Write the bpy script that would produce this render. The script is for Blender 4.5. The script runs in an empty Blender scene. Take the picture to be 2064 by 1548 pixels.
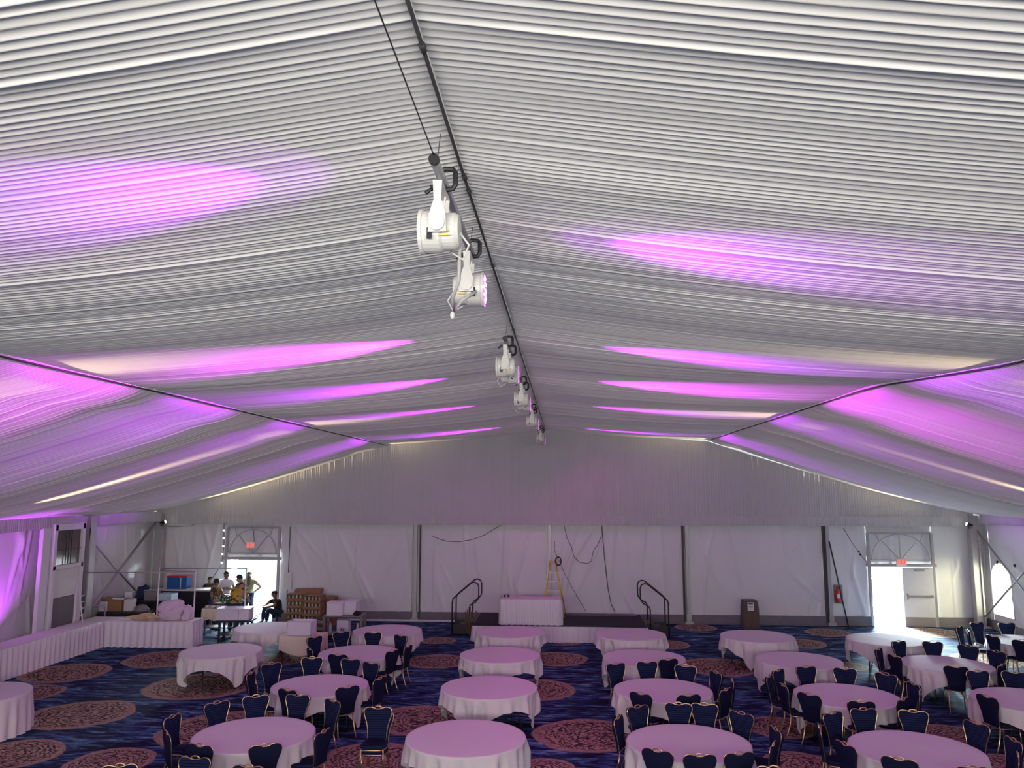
import bpy, math, random
import numpy as np
from mathutils import Vector, Matrix

S = bpy.context.scene
COL = S.collection
PI = math.pi
random.seed(7)
RNG = np.random.default_rng(11)

# ------------------------------------------------------------------ camera
F_PX = 1550.0
CAM = Vector((0.0, 0.0, 4.6))
TH = math.atan((986 - 774) / F_PX)                       # pitch up
PH = math.atan((1138 - 1032) * math.cos(TH) / F_PX)      # yaw to the left
cam_d = bpy.data.cameras.new('camera')
cam_d.sensor_fit = 'HORIZONTAL'
cam_d.sensor_width = 36.0
cam_d.lens = 36.0 * F_PX / 2064.0
cam_d.clip_start = 0.05
cam_d.clip_end = 400
cam = bpy.data.objects.new('camera', cam_d)
cam.location = CAM
cam.rotation_euler = (PI / 2 + TH, 0, PH)
COL.objects.link(cam)
S.camera = cam
VR = Vector((math.cos(PH), math.sin(PH), 0))
VF = Vector((-math.sin(PH) * math.cos(TH), math.cos(PH) * math.cos(TH), math.sin(TH)))
VU = VR.cross(VF)


def at(px, py, x=None, y=None, z=None):
    """point of the place seen at a photo pixel, on the plane x=, y= or z="""
    d = VF * F_PX + VR * (px - 1032) - VU * (py - 774)
    if z is not None:
        t = (z - CAM.z) / d.z
    elif y is not None:
        t = y / d.y
    else:
        t = x / d.x
    return CAM + d * t


# ------------------------------------------------------------------ view, world
S.view_settings.view_transform = 'Standard'
S.view_settings.look = 'None'
S.view_settings.gamma = 1.0
S.view_settings.exposure = 0.0
S.view_settings.use_curve_mapping = False
S.cycles.use_denoising = True
S.cycles.max_bounces = 8
S.cycles.diffuse_bounces = 5
S.cycles.transparent_max_bounces = 8
S.cycles.sample_clamp_indirect = 6.0
W = bpy.data.worlds.new('sky')
S.world = W
W.use_nodes = True
W.node_tree.nodes['Background'].inputs[0].default_value = (0.92, 0.96, 1.0, 1)
W.node_tree.nodes['Background'].inputs[1].default_value = 2.6


def area_light(name, loc, target, sx, sy, power, color):
    l = bpy.data.lights.new(name, 'AREA')
    l.shape = 'RECTANGLE'; l.size = sx; l.size_y = sy; l.energy = power; l.color = color
    o = bpy.data.objects.new(name, l); COL.objects.link(o)
    o.location = loc
    o.rotation_euler = (Vector(target) - Vector(loc)).to_track_quat('-Z', 'Y').to_euler()
    return o


def spot_light(name, loc, target, power, color, size, blend=1.0, radius=0.05):
    l = bpy.data.lights.new(name, 'SPOT')
    l.energy = power; l.color = color; l.spot_size = math.radians(size); l.spot_blend = blend
    l.shadow_soft_size = radius
    o = bpy.data.objects.new(name, l); COL.objects.link(o)
    o.location = loc
    o.rotation_euler = (Vector(target) - Vector(loc)).to_track_quat('-Z', 'Y').to_euler()
    return o


MAG = (0.80, 0.03, 1.0)
VIO = (0.56, 0.03, 1.0)
TABLE_FILL = 72  # power of the pink fill added for the tabletops
WARM = (1.0, 0.80, 0.48)
# unseen daylight lamp added behind the camera, tilted up to fill the near ceiling
area_light('rear_daylight_fill', (-0.6, -4.8, 4.6), (-0.6, 1.5, 12.6), 16, 1.8, 2050, (1.0, 0.94, 0.84))
# sky light falling in at the two open doors
area_light('left_door_daylight', (-11.3, 31.5, 4.2), (-11.3, 27.0, 0.6), 3.5, 2.5, 3000, (0.85, 0.95, 1.0))
area_light('left_door_daylight', (-12.0, 34.0, 3.1), (-11.0, 24.0, 0.5), 4.0, 1.2, 3500, (0.78, 0.95, 1.0))
area_light('right_door_daylight', (11.2, 31.5, 4.2), (11.0, 26.0, 0.4), 3.5, 2.5, 2600, (0.85, 0.95, 1.0))
area_light('right_door_daylight', (11.6, 34.0, 3.1), (10.8, 23.0, 0.4), 4.0, 1.2, 26000, (0.75, 0.95, 1.0))
area_light('arched_window_daylight', (17.6, 24.3, 2.4), (12.9, 27.8, 1.2), 2.6, 2.2, 520, (1.0, 0.94, 0.52))

# ------------------------------------------------------------------ dimensions
RX = -0.66           # ridge x
ZR = 6.73            # ridge height
D = 27.8             # gable wall
Y0 = -5.0
XL, XR = -15.1, 14.2
COLS = [-14.9, -10.12, -5.31, -0.54, 4.23, 9.01, 13.84]


# ------------------------------------------------------------------ materials
def new_mat(name):
    m = bpy.data.materials.new(name)
    m.use_nodes = True
    return m, m.node_tree, m.node_tree.nodes['Principled BSDF']


def mat(name, col, rough=0.6, metal=0.0, spec=0.5, noise=0.0, nscale=20.0, emit=None, estr=0.0, bump=0.0, bscale=60.0, sheen=0.0):
    m, nt, b = new_mat(name)
    b.inputs['Base Color'].default_value = (*col, 1)
    b.inputs['Roughness'].default_value = rough
    b.inputs['Metallic'].default_value = metal
    b.inputs['Specular IOR Level'].default_value = spec
    if sheen:
        b.inputs['Sheen Weight'].default_value = sheen
    tc = nt.nodes.new('ShaderNodeTexCoord')
    if noise > 0:
        n = nt.nodes.new('ShaderNodeTexNoise'); n.inputs['Scale'].default_value = nscale
        n.inputs['Detail'].default_value = 4
        r = nt.nodes.new('ShaderNodeMixRGB'); r.blend_type = 'MIX'
        r.inputs[1].default_value = (*[c * (1 - noise) for c in col], 1)
        r.inputs[2].default_value = (*[min(1, c * (1 + noise)) for c in col], 1)
        nt.links.new(tc.outputs['Object'], n.inputs['Vector'])
        nt.links.new(n.outputs['Fac'], r.inputs[0])
        nt.links.new(r.outputs[0], b.inputs['Base Color'])
    if bump > 0:
        n2 = nt.nodes.new('ShaderNodeTexNoise'); n2.inputs['Scale'].default_value = bscale
        n2.inputs['Detail'].default_value = 5
        bp = nt.nodes.new('ShaderNodeBump'); bp.inputs['Strength'].default_value = bump
        bp.inputs['Distance'].default_value = 0.01
        nt.links.new(tc.outputs['Object'], n2.inputs['Vector'])
        nt.links.new(n2.outputs['Fac'], bp.inputs['Height'])
        nt.links.new(bp.outputs[0], b.inputs['Normal'])
    if emit:
        b.inputs['Emission Color'].default_value = (*emit, 1)
        b.inputs['Emission Strength'].default_value = estr
    return m


def fabric_mat(name, col, transl, rough=0.9):
    """thin cloth: diffuse reflection plus light shining through"""
    m = bpy.data.materials.new(name); m.use_nodes = True
    nt = m.node_tree; nt.nodes.clear()
    out = nt.nodes.new('ShaderNodeOutputMaterial')
    d = nt.nodes.new('ShaderNodeBsdfDiffuse'); t = nt.nodes.new('ShaderNodeBsdfTranslucent')
    mx = nt.nodes.new('ShaderNodeMixShader'); mx.inputs[0].default_value = transl
    tc = nt.nodes.new('ShaderNodeTexCoord'); n = nt.nodes.new('ShaderNodeTexNoise')
    n.inputs['Scale'].default_value = 1.3; n.inputs['Detail'].default_value = 3
    r = nt.nodes.new('ShaderNodeMixRGB')
    r.inputs[1].default_value = (*[c * 0.94 for c in col], 1)
    r.inputs[2].default_value = (*[min(1, c * 1.04) for c in col], 1)
    nt.links.new(tc.outputs['Object'], n.inputs['Vector'])
    nt.links.new(n.outputs['Fac'], r.inputs[0])
    nt.links.new(r.outputs[0], d.inputs['Color']); nt.links.new(r.outputs[0], t.inputs['Color'])
    nt.links.new(d.outputs[0], mx.inputs[1]); nt.links.new(t.outputs[0], mx.inputs[2])
    nt.links.new(mx.outputs[0], out.inputs[0])
    return m


M = {}
M['liner'] = fabric_mat('liner_fabric', (0.79, 0.775, 0.75), 0.016)
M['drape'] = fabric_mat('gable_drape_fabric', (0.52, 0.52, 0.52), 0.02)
M['vinyl'] = mat('white_vinyl', (0.70, 0.70, 0.70), 0.42, noise=0.04, nscale=1.5, spec=0.35)
M['cloth'] = mat('white_tablecloth', (0.71, 0.67, 0.66), 0.9, noise=0.03, nscale=3, spec=0.1)
M['cream'] = mat('cream_tablecloth', (0.68, 0.58, 0.46), 0.85, noise=0.05, nscale=3)
M['satin'] = mat('white_satin_skirt', (0.78, 0.73, 0.78), 0.45, spec=0.4)
M['navy'] = mat('navy_fabric', (0.008, 0.010, 0.036), 0.8, noise=0.25, nscale=30, spec=0.12)
M['gold'] = mat('gold_metal', (0.80, 0.58, 0.30), 0.28, metal=1.0, noise=0.08)
M['steel'] = mat('galvanised_steel', (0.50, 0.50, 0.50), 0.4, metal=0.8, noise=0.1)
M['alu'] = mat('grey_aluminium', (0.42, 0.41, 0.41), 0.45, metal=0.5, noise=0.08, nscale=6)
M['dark'] = mat('dark_grey_metal', (0.05, 0.045, 0.05), 0.5, metal=0.3, noise=0.1)
M['black'] = mat('black_plastic', (0.012, 0.012, 0.014), 0.45, noise=0.2)
M['blackcloth'] = mat('black_cloth', (0.010, 0.011, 0.014), 0.9, noise=0.2, bump=0.2)
M['white'] = mat('white_plastic', (0.66, 0.65, 0.62), 0.4, noise=0.03)
M['whitepaint'] = mat('white_paint', (0.72, 0.72, 0.72), 0.45, noise=0.04, nscale=5)
M['lilac'] = mat('pale_plastic_tub', (0.72, 0.66, 0.74), 0.5, noise=0.03)
M['plinth'] = mat('grey_wall_base', (0.16, 0.15, 0.16), 0.7, noise=0.2, nscale=3)
M['wood'] = mat('plywood', (0.36, 0.24, 0.13), 0.6, noise=0.2, nscale=8)
M['card'] = mat('brown_cardboard', (0.28, 0.155, 0.075), 0.85, noise=0.1, nscale=9)
M['carddark'] = mat('dark_cardboard', (0.16, 0.09, 0.05), 0.85, noise=0.15)
M['glassware'] = mat('clear_glassware', (0.45, 0.42, 0.40), 0.2, noise=0.2)
M['grey'] = mat('grey_plastic', (0.20, 0.18, 0.18), 0.55, noise=0.1)
M['bin'] = mat('brown_grey_bin', (0.085, 0.065, 0.06), 0.6, noise=0.2)
M['silver'] = mat('silver_metal', (0.75, 0.77, 0.80), 0.18, metal=1.0)
M['film'] = mat('shiny_plastic_film', (0.55, 0.68, 0.80), 0.12, noise=0.3, nscale=12, bump=0.6, bscale=18)
M['red'] = mat('red_plastic', (0.50, 0.02, 0.03), 0.4, noise=0.08)
M['blue'] = mat('blue_plastic', (0.01, 0.10, 0.30), 0.4, noise=0.08)
M['navyp'] = mat('navy_bag', (0.010, 0.015, 0.07), 0.7, noise=0.2)
M['yellow'] = mat('yellow_fibreglass', (0.62, 0.47, 0.06), 0.45, noise=0.08)
M['beige'] = mat('beige_linen', (0.62, 0.44, 0.27), 0.9, noise=0.15, nscale=6, bump=0.4, bscale=25)
M['pinkl'] = mat('pale_pink_linen', (0.72, 0.58, 0.70), 0.9, noise=0.06, nscale=5, bump=0.4, bscale=20)
M['leaf'] = mat('green_leaves', (0.07, 0.20, 0.03), 0.6, noise=0.5, nscale=14)
M['concrete'] = mat('pale_concrete', (0.62, 0.62, 0.60), 0.9, noise=0.05, nscale=1.0)
M['truck'] = mat('truck_white', (0.55, 0.62, 0.64), 0.5, noise=0.05)
M['teal'] = mat('car_teal', (0.20, 0.42, 0.48), 0.3, noise=0.05)
M['glass_dark'] = mat('dark_window', (0.05, 0.08, 0.09), 0.15)
M['sign_red'] = mat('exit_sign_red', (0.35, 0.02, 0.01), 0.5, emit=(1.0, 0.05, 0.03), estr=0.9)
M['sign_face'] = mat('exit_sign_face', (0.7, 0.5, 0.45), 0.5, emit=(1.0, 0.22, 0.16), estr=0.35)
M['bulb'] = mat('bulb_glow', (0.9, 0.9, 0.85), 0.3, emit=(1.0, 0.95, 0.85), estr=1.2)
M['lens_mag'] = mat('magenta_led_lens', (0.5, 0.1, 0.5), 0.2, emit=(0.85, 0.06, 0.95), estr=1.6)
M['lens_hot'] = mat('magenta_led_bulb', (0.8, 0.5, 0.8), 0.2, emit=(1.0, 0.45, 1.0), estr=5.0)
M['lens_warm'] = mat('warm_lamp_lens', (0.8, 0.8, 0.7), 0.2, emit=(1.0, 0.93, 0.8), estr=6.0)
M['ribs'] = mat('yellow_sticker', (0.80, 0.55, 0.10), 0.5)
M['paper'] = mat('white_paper', (0.78, 0.76, 0.76), 0.8)
M['skin_a'] = mat('skin_brown', (0.22, 0.11, 0.07), 0.55, noise=0.08)
M['skin_b'] = mat('skin_light', (0.42, 0.24, 0.17), 0.55, noise=0.08)
M['hair'] = mat('dark_hair', (0.015, 0.010, 0.008), 0.6, noise=0.3, nscale=60)
M['hairb'] = mat('brown_hair', (0.10, 0.07, 0.03), 0.6, noise=0.3, nscale=60)
M['jeans'] = mat('dark_jeans', (0.015, 0.03, 0.06), 0.85, noise=0.2)
M['teeblack'] = mat('black_shirt', (0.012, 0.012, 0.015), 0.85, noise=0.2)
M['teewhite'] = mat('white_shirt', (0.72, 0.76, 0.76), 0.85, noise=0.05)
M['teegreen'] = mat('yellow_green_shirt', (0.34, 0.36, 0.16), 0.85, noise=0.08)


def patterned(name, a, b, c, scale):
    m, nt, bs = new_mat(name)
    tc = nt.nodes.new('ShaderNodeTexCoord'); v = nt.nodes.new('ShaderNodeTexVoronoi')
    v.inputs['Scale'].default_value = scale
    cr = nt.nodes.new('ShaderNodeValToRGB')
    cr.color_ramp.interpolation = 'CONSTANT'
    e = cr.color_ramp.elements
    e[0].position = 0; e[0].color = (*a, 1)
    e[1].position = 0.42; e[1].color = (*b, 1)
    x = e.new(0.75); x.color = (*c, 1)
    sp = nt.nodes.new('ShaderNodeSeparateColor')
    nt.links.new(tc.outputs['Object'], v.inputs['Vector'])
    nt.links.new(v.outputs['Color'], sp.inputs[0])
    nt.links.new(sp.outputs[0], cr.inputs[0])
    nt.links.new(cr.outputs[0], bs.inputs['Base Color'])
    bs.inputs['Roughness'].default_value = 0.85
    return m


M['pat_a'] = patterned('brown_patterned_shirt', (0.30, 0.20, 0.06), (0.06, 0.05, 0.04), (0.45, 0.40, 0.30), 13)
M['pat_b'] = patterned('mustard_patterned_shirt', (0.50, 0.33, 0.03), (0.42, 0.28, 0.04), (0.08, 0.06, 0.02), 12)
M['pat_c'] = patterned('white_patterned_shirt', (0.50, 0.48, 0.45), (0.07, 0.06, 0.06), (0.40, 0.20, 0.10), 11)


def rib_mat():
    """navy chair fabric with fine horizontal ripple lines"""
    m, nt, b = new_mat('navy_ribbed_fabric')
    tc = nt.nodes.new('ShaderNodeTexCoord'); w = nt.nodes.new('ShaderNodeTexWave')
    w.wave_type = 'BANDS'; w.bands_direction = 'Z'
    w.inputs['Scale'].default_value = 9.0; w.inputs['Distortion'].default_value = 1.6
    w.inputs['Detail'].default_value = 2; w.inputs['Detail Scale'].default_value = 1.5
    cr = nt.nodes.new('ShaderNodeValToRGB')
    cr.color_ramp.elements[0].position = 0.0; cr.color_ramp.elements[0].color = (0.004, 0.006, 0.022, 1)
    cr.color_ramp.elements[1].position = 0.7; cr.color_ramp.elements[1].color = (0.014, 0.022, 0.070, 1)
    bp = nt.nodes.new('ShaderNodeBump'); bp.inputs['Strength'].default_value = 0.5; bp.inputs['Distance'].default_value = 0.01
    nt.links.new(tc.outputs['Object'], w.inputs['Vector'])
    nt.links.new(w.outputs['Fac'], cr.inputs[0]); nt.links.new(w.outputs['Fac'], bp.inputs['Height'])
    nt.links.new(cr.outputs[0], b.inputs['Base Color']); nt.links.new(bp.outputs[0], b.inputs['Normal'])
    b.inputs['Roughness'].default_value = 0.85
    b.inputs['Specular IOR Level'].default_value = 0.12
    return m


M['rib'] = rib_mat()

# carpet: navy and teal brush strokes with big tan medallions
DISCS = [(160, 1440, 106), (134, 1356, 86), (55, 1397, 70), (335, 1328, 84), (405, 1382, 112), (222, 1536, 88),
         (20, 1522, 100), (452, 1470, 130), (850, 1450, 106), (882, 1333, 66), (885, 1291, 36), (745, 1530, 105),
         (1182, 1481, 112), (1075, 1390, 88), (1120, 1328, 66), (1142, 1290, 44), (1345, 1299, 46), (1448, 1344, 82),
         (1095, 1548, 62), (1402, 1265, 42), (1612, 1297, 54), (1668, 1275, 46), (1706, 1342, 44), (1575, 1466, 78),
         (1612, 1540, 76), (1918, 1480, 66), (980, 1262, 40), (1790, 1440, 70), (1880, 1275, 60), (560, 1330, 60),
         (700, 1390, 70), (540, 1290, 40), (1990, 1330, 70), (2040, 1545, 80)]


def carpet_mat():
    m, nt, b = new_mat('patterned_carpet')
    N, L = nt.nodes, nt.links
    tc = N.new('ShaderNodeTexCoord')
    # wobble
    nz = N.new('ShaderNodeTexNoise'); nz.inputs['Scale'].default_value = 1.2; nz.inputs['Detail'].default_value = 3
    L.new(tc.outputs['Object'], nz.inputs['Vector'])
    sub = N.new('ShaderNodeVectorMath'); sub.operation = 'SUBTRACT'; sub.inputs[1].default_value = (0.5, 0.5, 0.5)
    L.new(nz.outputs['Color'], sub.inputs[0])
    sc = N.new('ShaderNodeVectorMath'); sc.operation = 'SCALE'; sc.inputs['Scale'].default_value = 0.24
    L.new(sub.outputs[0], sc.inputs[0])
    add = N.new('ShaderNodeVectorMath'); add.operation = 'ADD'
    L.new(tc.outputs['Object'], add.inputs[0]); L.new(sc.outputs[0], add.inputs[1])
    cur = None
    for px, py, hw in DISCS:
        c = at(px, py, z=0)
        r = hw / F_PX * (c - CAM).dot(VF) * 0.97
        dn = N.new('ShaderNodeVectorMath'); dn.operation = 'DISTANCE'; dn.inputs[1].default_value = (c.x, c.y, 0)
        L.new(add.outputs[0], dn.inputs[0])
        dv = N.new('ShaderNodeMath'); dv.operation = 'DIVIDE'; dv.inputs[1].default_value = r
        L.new(dn.outputs['Value'], dv.inputs[0])
        if cur is None:
            cur = dv.outputs[0]
        else:
            mn = N.new('ShaderNodeMath'); mn.operation = 'MINIMUM'
            L.new(cur, mn.inputs[0]); L.new(dv.outputs[0], mn.inputs[1]); cur = mn.outputs[0]
    mask = N.new('ShaderNodeMapRange'); mask.inputs['From Min'].default_value = 1.02; mask.inputs['From Max'].default_value = 0.98
    L.new(cur, mask.inputs['Value'])
    # ground strokes, stretched across the room
    mp = N.new('ShaderNodeMapping'); mp.inputs['Scale'].default_value = (0.8, 3.4, 1)
    L.new(add.outputs[0], mp.inputs['Vector'])
    n1 = N.new('ShaderNodeTexNoise'); n1.inputs['Scale'].default_value = 1.5; n1.inputs['Detail'].default_value = 7
    n1.inputs['Roughness'].default_value = 0.68; n1.inputs['Distortion'].default_value = 1.2
    L.new(mp.outputs[0], n1.inputs['Vector'])
    cr = N.new('ShaderNodeValToRGB'); e = cr.color_ramp.elements
    e[0].position = 0.40; e[0].color = (0.006, 0.006, 0.022, 1)
    e[1].position = 0.68; e[1].color = (0.30, 0.38, 0.44, 1)
    x = e.new(0.47); x.color = (0.010, 0.013, 0.046, 1)
    x = e.new(0.52); x.color = (0.026, 0.062, 0.15, 1)
    x = e.new(0.59); x.color = (0.07, 0.16, 0.26, 1)
    L.new(n1.outputs['Fac'], cr.inputs[0])
    # medallion pattern
    rg = N.new('ShaderNodeMath'); rg.operation = 'MULTIPLY'; rg.inputs[1].default_value = 55
    n3 = N.new('ShaderNodeTexNoise'); n3.inputs['Scale'].default_value = 3.2; n3.inputs['Detail'].default_value = 4
    L.new(tc.outputs['Object'], n3.inputs['Vector'])
    ma = N.new('ShaderNodeMath'); ma.operation = 'MULTIPLY_ADD'; ma.inputs[1].default_value = 34
    L.new(n3.outputs['Fac'], ma.inputs[0]); L.new(cur, rg.inputs[0]); L.new(rg.outputs[0], ma.inputs[2])
    sn = N.new('ShaderNodeMath'); sn.operation = 'SINE'; L.new(ma.outputs[0], sn.inputs[0])
    vo = N.new('ShaderNodeTexVoronoi'); vo.feature = 'DISTANCE_TO_EDGE'; vo.inputs['Scale'].default_value = 8.0
    L.new(add.outputs[0], vo.inputs['Vector'])
    ve = N.new('ShaderNodeMapRange'); ve.inputs['From Min'].default_value = 0.02; ve.inputs['From Max'].default_value = 0.12
    ve.inputs['To Min'].default_value = -1.0; ve.inputs['To Max'].default_value = 0.6
    L.new(vo.outputs['Distance'], ve.inputs['Value'])
    ad = N.new('ShaderNodeMath'); ad.operation = 'ADD'; L.new(sn.outputs[0], ad.inputs[0]); L.new(ve.outputs[0], ad.inputs[1])
    inner = N.new('ShaderNodeMapRange'); inner.inputs['From Min'].default_value = -0.7; inner.inputs['From Max'].default_value = 0.9
    L.new(ad.outputs[0], inner.inputs['Value'])
    rim = N.new('ShaderNodeMapRange'); rim.inputs['From Min'].default_value = 0.80; rim.inputs['From Max'].default_value = 0.9
    L.new(cur, rim.inputs['Value'])
    mxm = N.new('ShaderNodeMath'); mxm.operation = 'MAXIMUM'; L.new(inner.outputs[0], mxm.inputs[0])
    rs = N.new('ShaderNodeMath'); rs.operation = 'MULTIPLY'; rs.inputs[1].default_value = 0.65; L.new(rim.outputs[0], rs.inputs[0])
    L.new(rs.outputs[0], mxm.inputs[1])
    cd = N.new('ShaderNodeMixRGB'); cd.inputs[1].default_value = (0.040, 0.026, 0.028, 1); cd.inputs[2].default_value = (0.42, 0.29, 0.20, 1)
    L.new(mxm.outputs[0], cd.inputs[0])
    fin = N.new('ShaderNodeMixRGB'); L.new(mask.outputs[0], fin.inputs[0]); L.new(cr.outputs[0], fin.inputs[1]); L.new(cd.outputs[0], fin.inputs[2])
    L.new(fin.outputs[0], b.inputs['Base Color'])
    b.inputs['Roughness'].default_value = 0.95
    b.inputs['Specular IOR Level'].default_value = 0.15
    return m


M['carpet'] = carpet_mat()


def clear_mat():
    m = bpy.data.materials.new('clear_vinyl'); m.use_nodes = True
    nt = m.node_tree; nt.nodes.clear()
    out = nt.nodes.new('ShaderNodeOutputMaterial')
    t = nt.nodes.new('ShaderNodeBsdfTransparent'); g = nt.nodes.new('ShaderNodeBsdfGlossy'); g.inputs['Roughness'].default_value = 0.15
    mx = nt.nodes.new('ShaderNodeMixShader'); mx.inputs[0].default_value = 0.06
    nt.links.new(t.outputs[0], mx.inputs[1]); nt.links.new(g.outputs[0], mx.inputs[2]); nt.links.new(mx.outputs[0], out.inputs[0])
    return m


M['clear'] = clear_mat()


# ------------------------------------------------------------------ mesh helpers
class MB:
    def __init__(s):
        s.v = []; s.f = []

    def add(s, vs, fs):
        k = len(s.v)
        s.v += [tuple(v) for v in vs]
        s.f += [tuple(i + k for i in f) for f in fs]
        return s

    def box(s, c, d, rz=0.0, taper=1.0, bev=0.0):
        x, y, z = d[0] / 2, d[1] / 2, d[2] / 2
        cs, sn = math.cos(rz), math.sin(rz)
        b = min(bev, x * .9, y * .9, z * .9)
        if b <= 0:
            loops = [(-z, taper if taper < 1 else 1, 0), (z, 1 if taper < 1 else 1, 0)]
            lv = [(-z, x * taper, y * taper), (z, x, y)]
            vs = []
            for zz, xx, yy in lv:
                for a, e in ((-1, -1), (1, -1), (1, 1), (-1, 1)):
                    vs.append((a * xx, e * yy, zz))
            fs = [(3, 2, 1, 0), (4, 5, 6, 7), (0, 1, 5, 4), (1, 2, 6, 5), (2, 3, 7, 6), (3, 0, 4, 7)]
        else:
            vs = []
            for zz, ins in ((-z, b), (-z + b, 0), (z - b, 0), (z, b)):
                t = taper if zz < 0 else 1
                xx, yy = x * t - ins, y * t - ins
                k = b * 0.9
                for a, e in ((-1, -1), (1, -1), (1, 1), (-1, 1)):
                    if a * e > 0:
                        vs += [(a * xx, e * (yy - k), zz), (a * (xx - k), e * yy, zz)] if a < 0 else [(a * xx, e * (yy - k), zz), (a * (xx - k), e * yy, zz)]
                    else:
                        vs += [(a * (xx - k), e * yy, zz), (a * xx, e * (yy - k), zz)]
            # order each ring counter clockwise
            rings = []
            for r in range(4):
                ring = vs[r * 8:(r + 1) * 8]
                ring.sort(key=lambda p: math.atan2(p[1], p[0]))
                rings += ring
            vs = rings; fs = [tuple(range(7, -1, -1)), tuple(range(24, 32))]
            for r in range(3):
                for i in range(8):
                    j = (i + 1) % 8
                    fs.append((r * 8 + i, r * 8 + j, r * 8 + 8 + j, r * 8 + 8 + i))
        s.add([(c[0] + p[0] * cs - p[1] * sn, c[1] + p[0] * sn + p[1] * cs, c[2] + p[2]) for p in vs], fs)
        return s

    def tube(s, pts, r, n=8, closed=False, cap=True):
        P = [Vector(p) for p in pts]
        m = len(P)
        rr = r if isinstance(r, (list, tuple)) else [r] * m
        vs = []; up = None
        for i in range(m):
            if closed:
                t = (P[(i + 1) % m] - P[i - 1])
            else:
                t = P[min(i + 1, m - 1)] - P[max(i - 1, 0)]
            if t.length < 1e-9:
                t = Vector((0, 0, 1))
            t.normalize()
            if up is None:
                a = Vector((0, 0, 1)) if abs(t.z) < 0.9 else Vector((1, 0, 0))
                up = t.cross(a).normalized()
            up = (up - t * up.dot(t))
            if up.length < 1e-6:
                up = t.orthogonal()
            up.normalize()
            w = t.cross(up)
            for k in range(n):
                a = 2 * PI * k / n
                vs.append(P[i] + (up * math.cos(a) + w * math.sin(a)) * rr[i])
        fs = []
        for i in range(m if closed else m - 1):
            j = (i + 1) % m
            for k in range(n):
                l = (k + 1) % n
                fs.append((i * n + k, i * n + l, j * n + l, j * n + k))
        if cap and not closed:
            fs.append(tuple(range(n - 1, -1, -1)))
            fs.append(tuple((m - 1) * n + k for k in range(n)))
        s.add(vs, fs)
        return s

    def prism(s, outline, fn, t0, t1):
        """outline list of (a,b); fn(a,b,t)->xyz"""
        n = len(outline)
        vs = [fn(a, b, t0) for a, b in outline] + [fn(a, b, t1) for a, b in outline]
        fs = [tuple(range(n - 1, -1, -1)), tuple(range(n, 2 * n))]
        for i in range(n):
            j = (i + 1) % n
            fs.append((i, j, n + j, n + i))
        s.add(vs, fs)
        return s

    def pad(s, outline, fn, th, round_=0.35, inset=0.08):
        """cushion like solid from an outline (loops inset toward centroid for soft edges)"""
        cx = sum(a for a, b in outline) / len(outline); cy = sum(b for a, b in outline) / len(outline)
        n = len(outline); vs = []; loops = []
        prof = [(-0.5, 1 - inset), (-0.5 + round_ * .6, 1.0), (0.5 - round_ * .6, 1.0), (0.5, 1 - inset), (0.5 + .18, 1 - inset * 4)]
        prof = [(-0.5 - .18, 1 - inset * 4)] + prof
        for t, k in prof:
            loops.append([len(vs) + i for i in range(n)])
            vs += [fn(cx + (a - cx) * k, cy + (b - cy) * k, t * th) for a, b in outline]
        fs = [tuple(reversed(loops[0])), tuple(loops[-1])]
        for A, B in zip(loops[:-1], loops[1:]):
            for i in range(n):
                j = (i + 1) % n
                fs.append((A[i], A[j], B[j], B[i]))
        s.add(vs, fs)
        return s

    def lathe(s, prof, c=(0, 0, 0), n=24, axis='z', cap=True):
        vs = []
        for r, h in prof:
            for k in range(n):
                a = 2 * PI * k / n
                p = (r * math.cos(a), r * math.sin(a), h)
                if axis == 'x':
                    p = (p[2], p[0], p[1])
                elif axis == 'y':
                    p = (p[0], p[2], p[1])
                vs.append((c[0] + p[0], c[1] + p[1], c[2] + p[2]))
        fs = []
        for i in range(len(prof) - 1):
            for k in range(n):
                l = (k + 1) % n
                fs.append((i * n + k, i * n + l, (i + 1) * n + l, (i + 1) * n + k))
        if cap:
            fs.append(tuple(range(n - 1, -1, -1))); fs.append(tuple((len(prof) - 1) * n + k for k in range(n)))
        s.add(vs, fs)
        return s

    def ell(s, c, r, n=14, m=8):
        vs = [(c[0], c[1], c[2] - r[2])]
        for i in range(1, m):
            t = -PI / 2 + PI * i / m
            for k in range(n):
                a = 2 * PI * k / n
                vs.append((c[0] + r[0] * math.cos(t) * math.cos(a), c[1] + r[1] * math.cos(t) * math.sin(a), c[2] + r[2] * math.sin(t)))
        vs.append((c[0], c[1], c[2] + r[2]))
        fs = []
        for k in range(n):
            fs.append((0, 1 + (k + 1) % n, 1 + k))
            fs.append((len(vs) - 1, 1 + (m - 2) * n + k, 1 + (m - 2) * n + (k + 1) % n))
        for i in range(m - 2):
            for k in range(n):
                l = (k + 1) % n
                fs.append((1 + i * n + k, 1 + i * n + l, 1 + (i + 1) * n + l, 1 + (i + 1) * n + k))
        s.add(vs, fs)
        return s

    def build(s, name, m, parent=None, smooth=False):
        me = bpy.data.meshes.new(name)
        me.from_pydata(s.v, [], s.f)
        me.materials.append(m)
        if smooth:
            me.polygons.foreach_set('use_smooth', [True] * len(me.polygons))
        me.validate()
        o = bpy.data.objects.new(name, me)
        COL.objects.link(o)
        if parent is not None:
            o.parent = parent
        return o


def tag(o, label=None, cat=None, group=None, kind=None):
    if label: o['label'] = label
    if cat: o['category'] = cat
    if group: o['group'] = group
    if kind: o['kind'] = kind
    return o


def thing(name, loc, rz=0.0, label=None, cat=None, group=None):
    o = bpy.data.objects.new(name, None)
    o.empty_display_size = 0.1
    COL.objects.link(o)
    o.location = loc; o.rotation_euler = (0, 0, rz)
    return tag(o, label, cat, group)


def struct(name, mb, m, smooth=False):
    o = mb.build(name, m, None, smooth)
    o['kind'] = 'structure'
    return o


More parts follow.
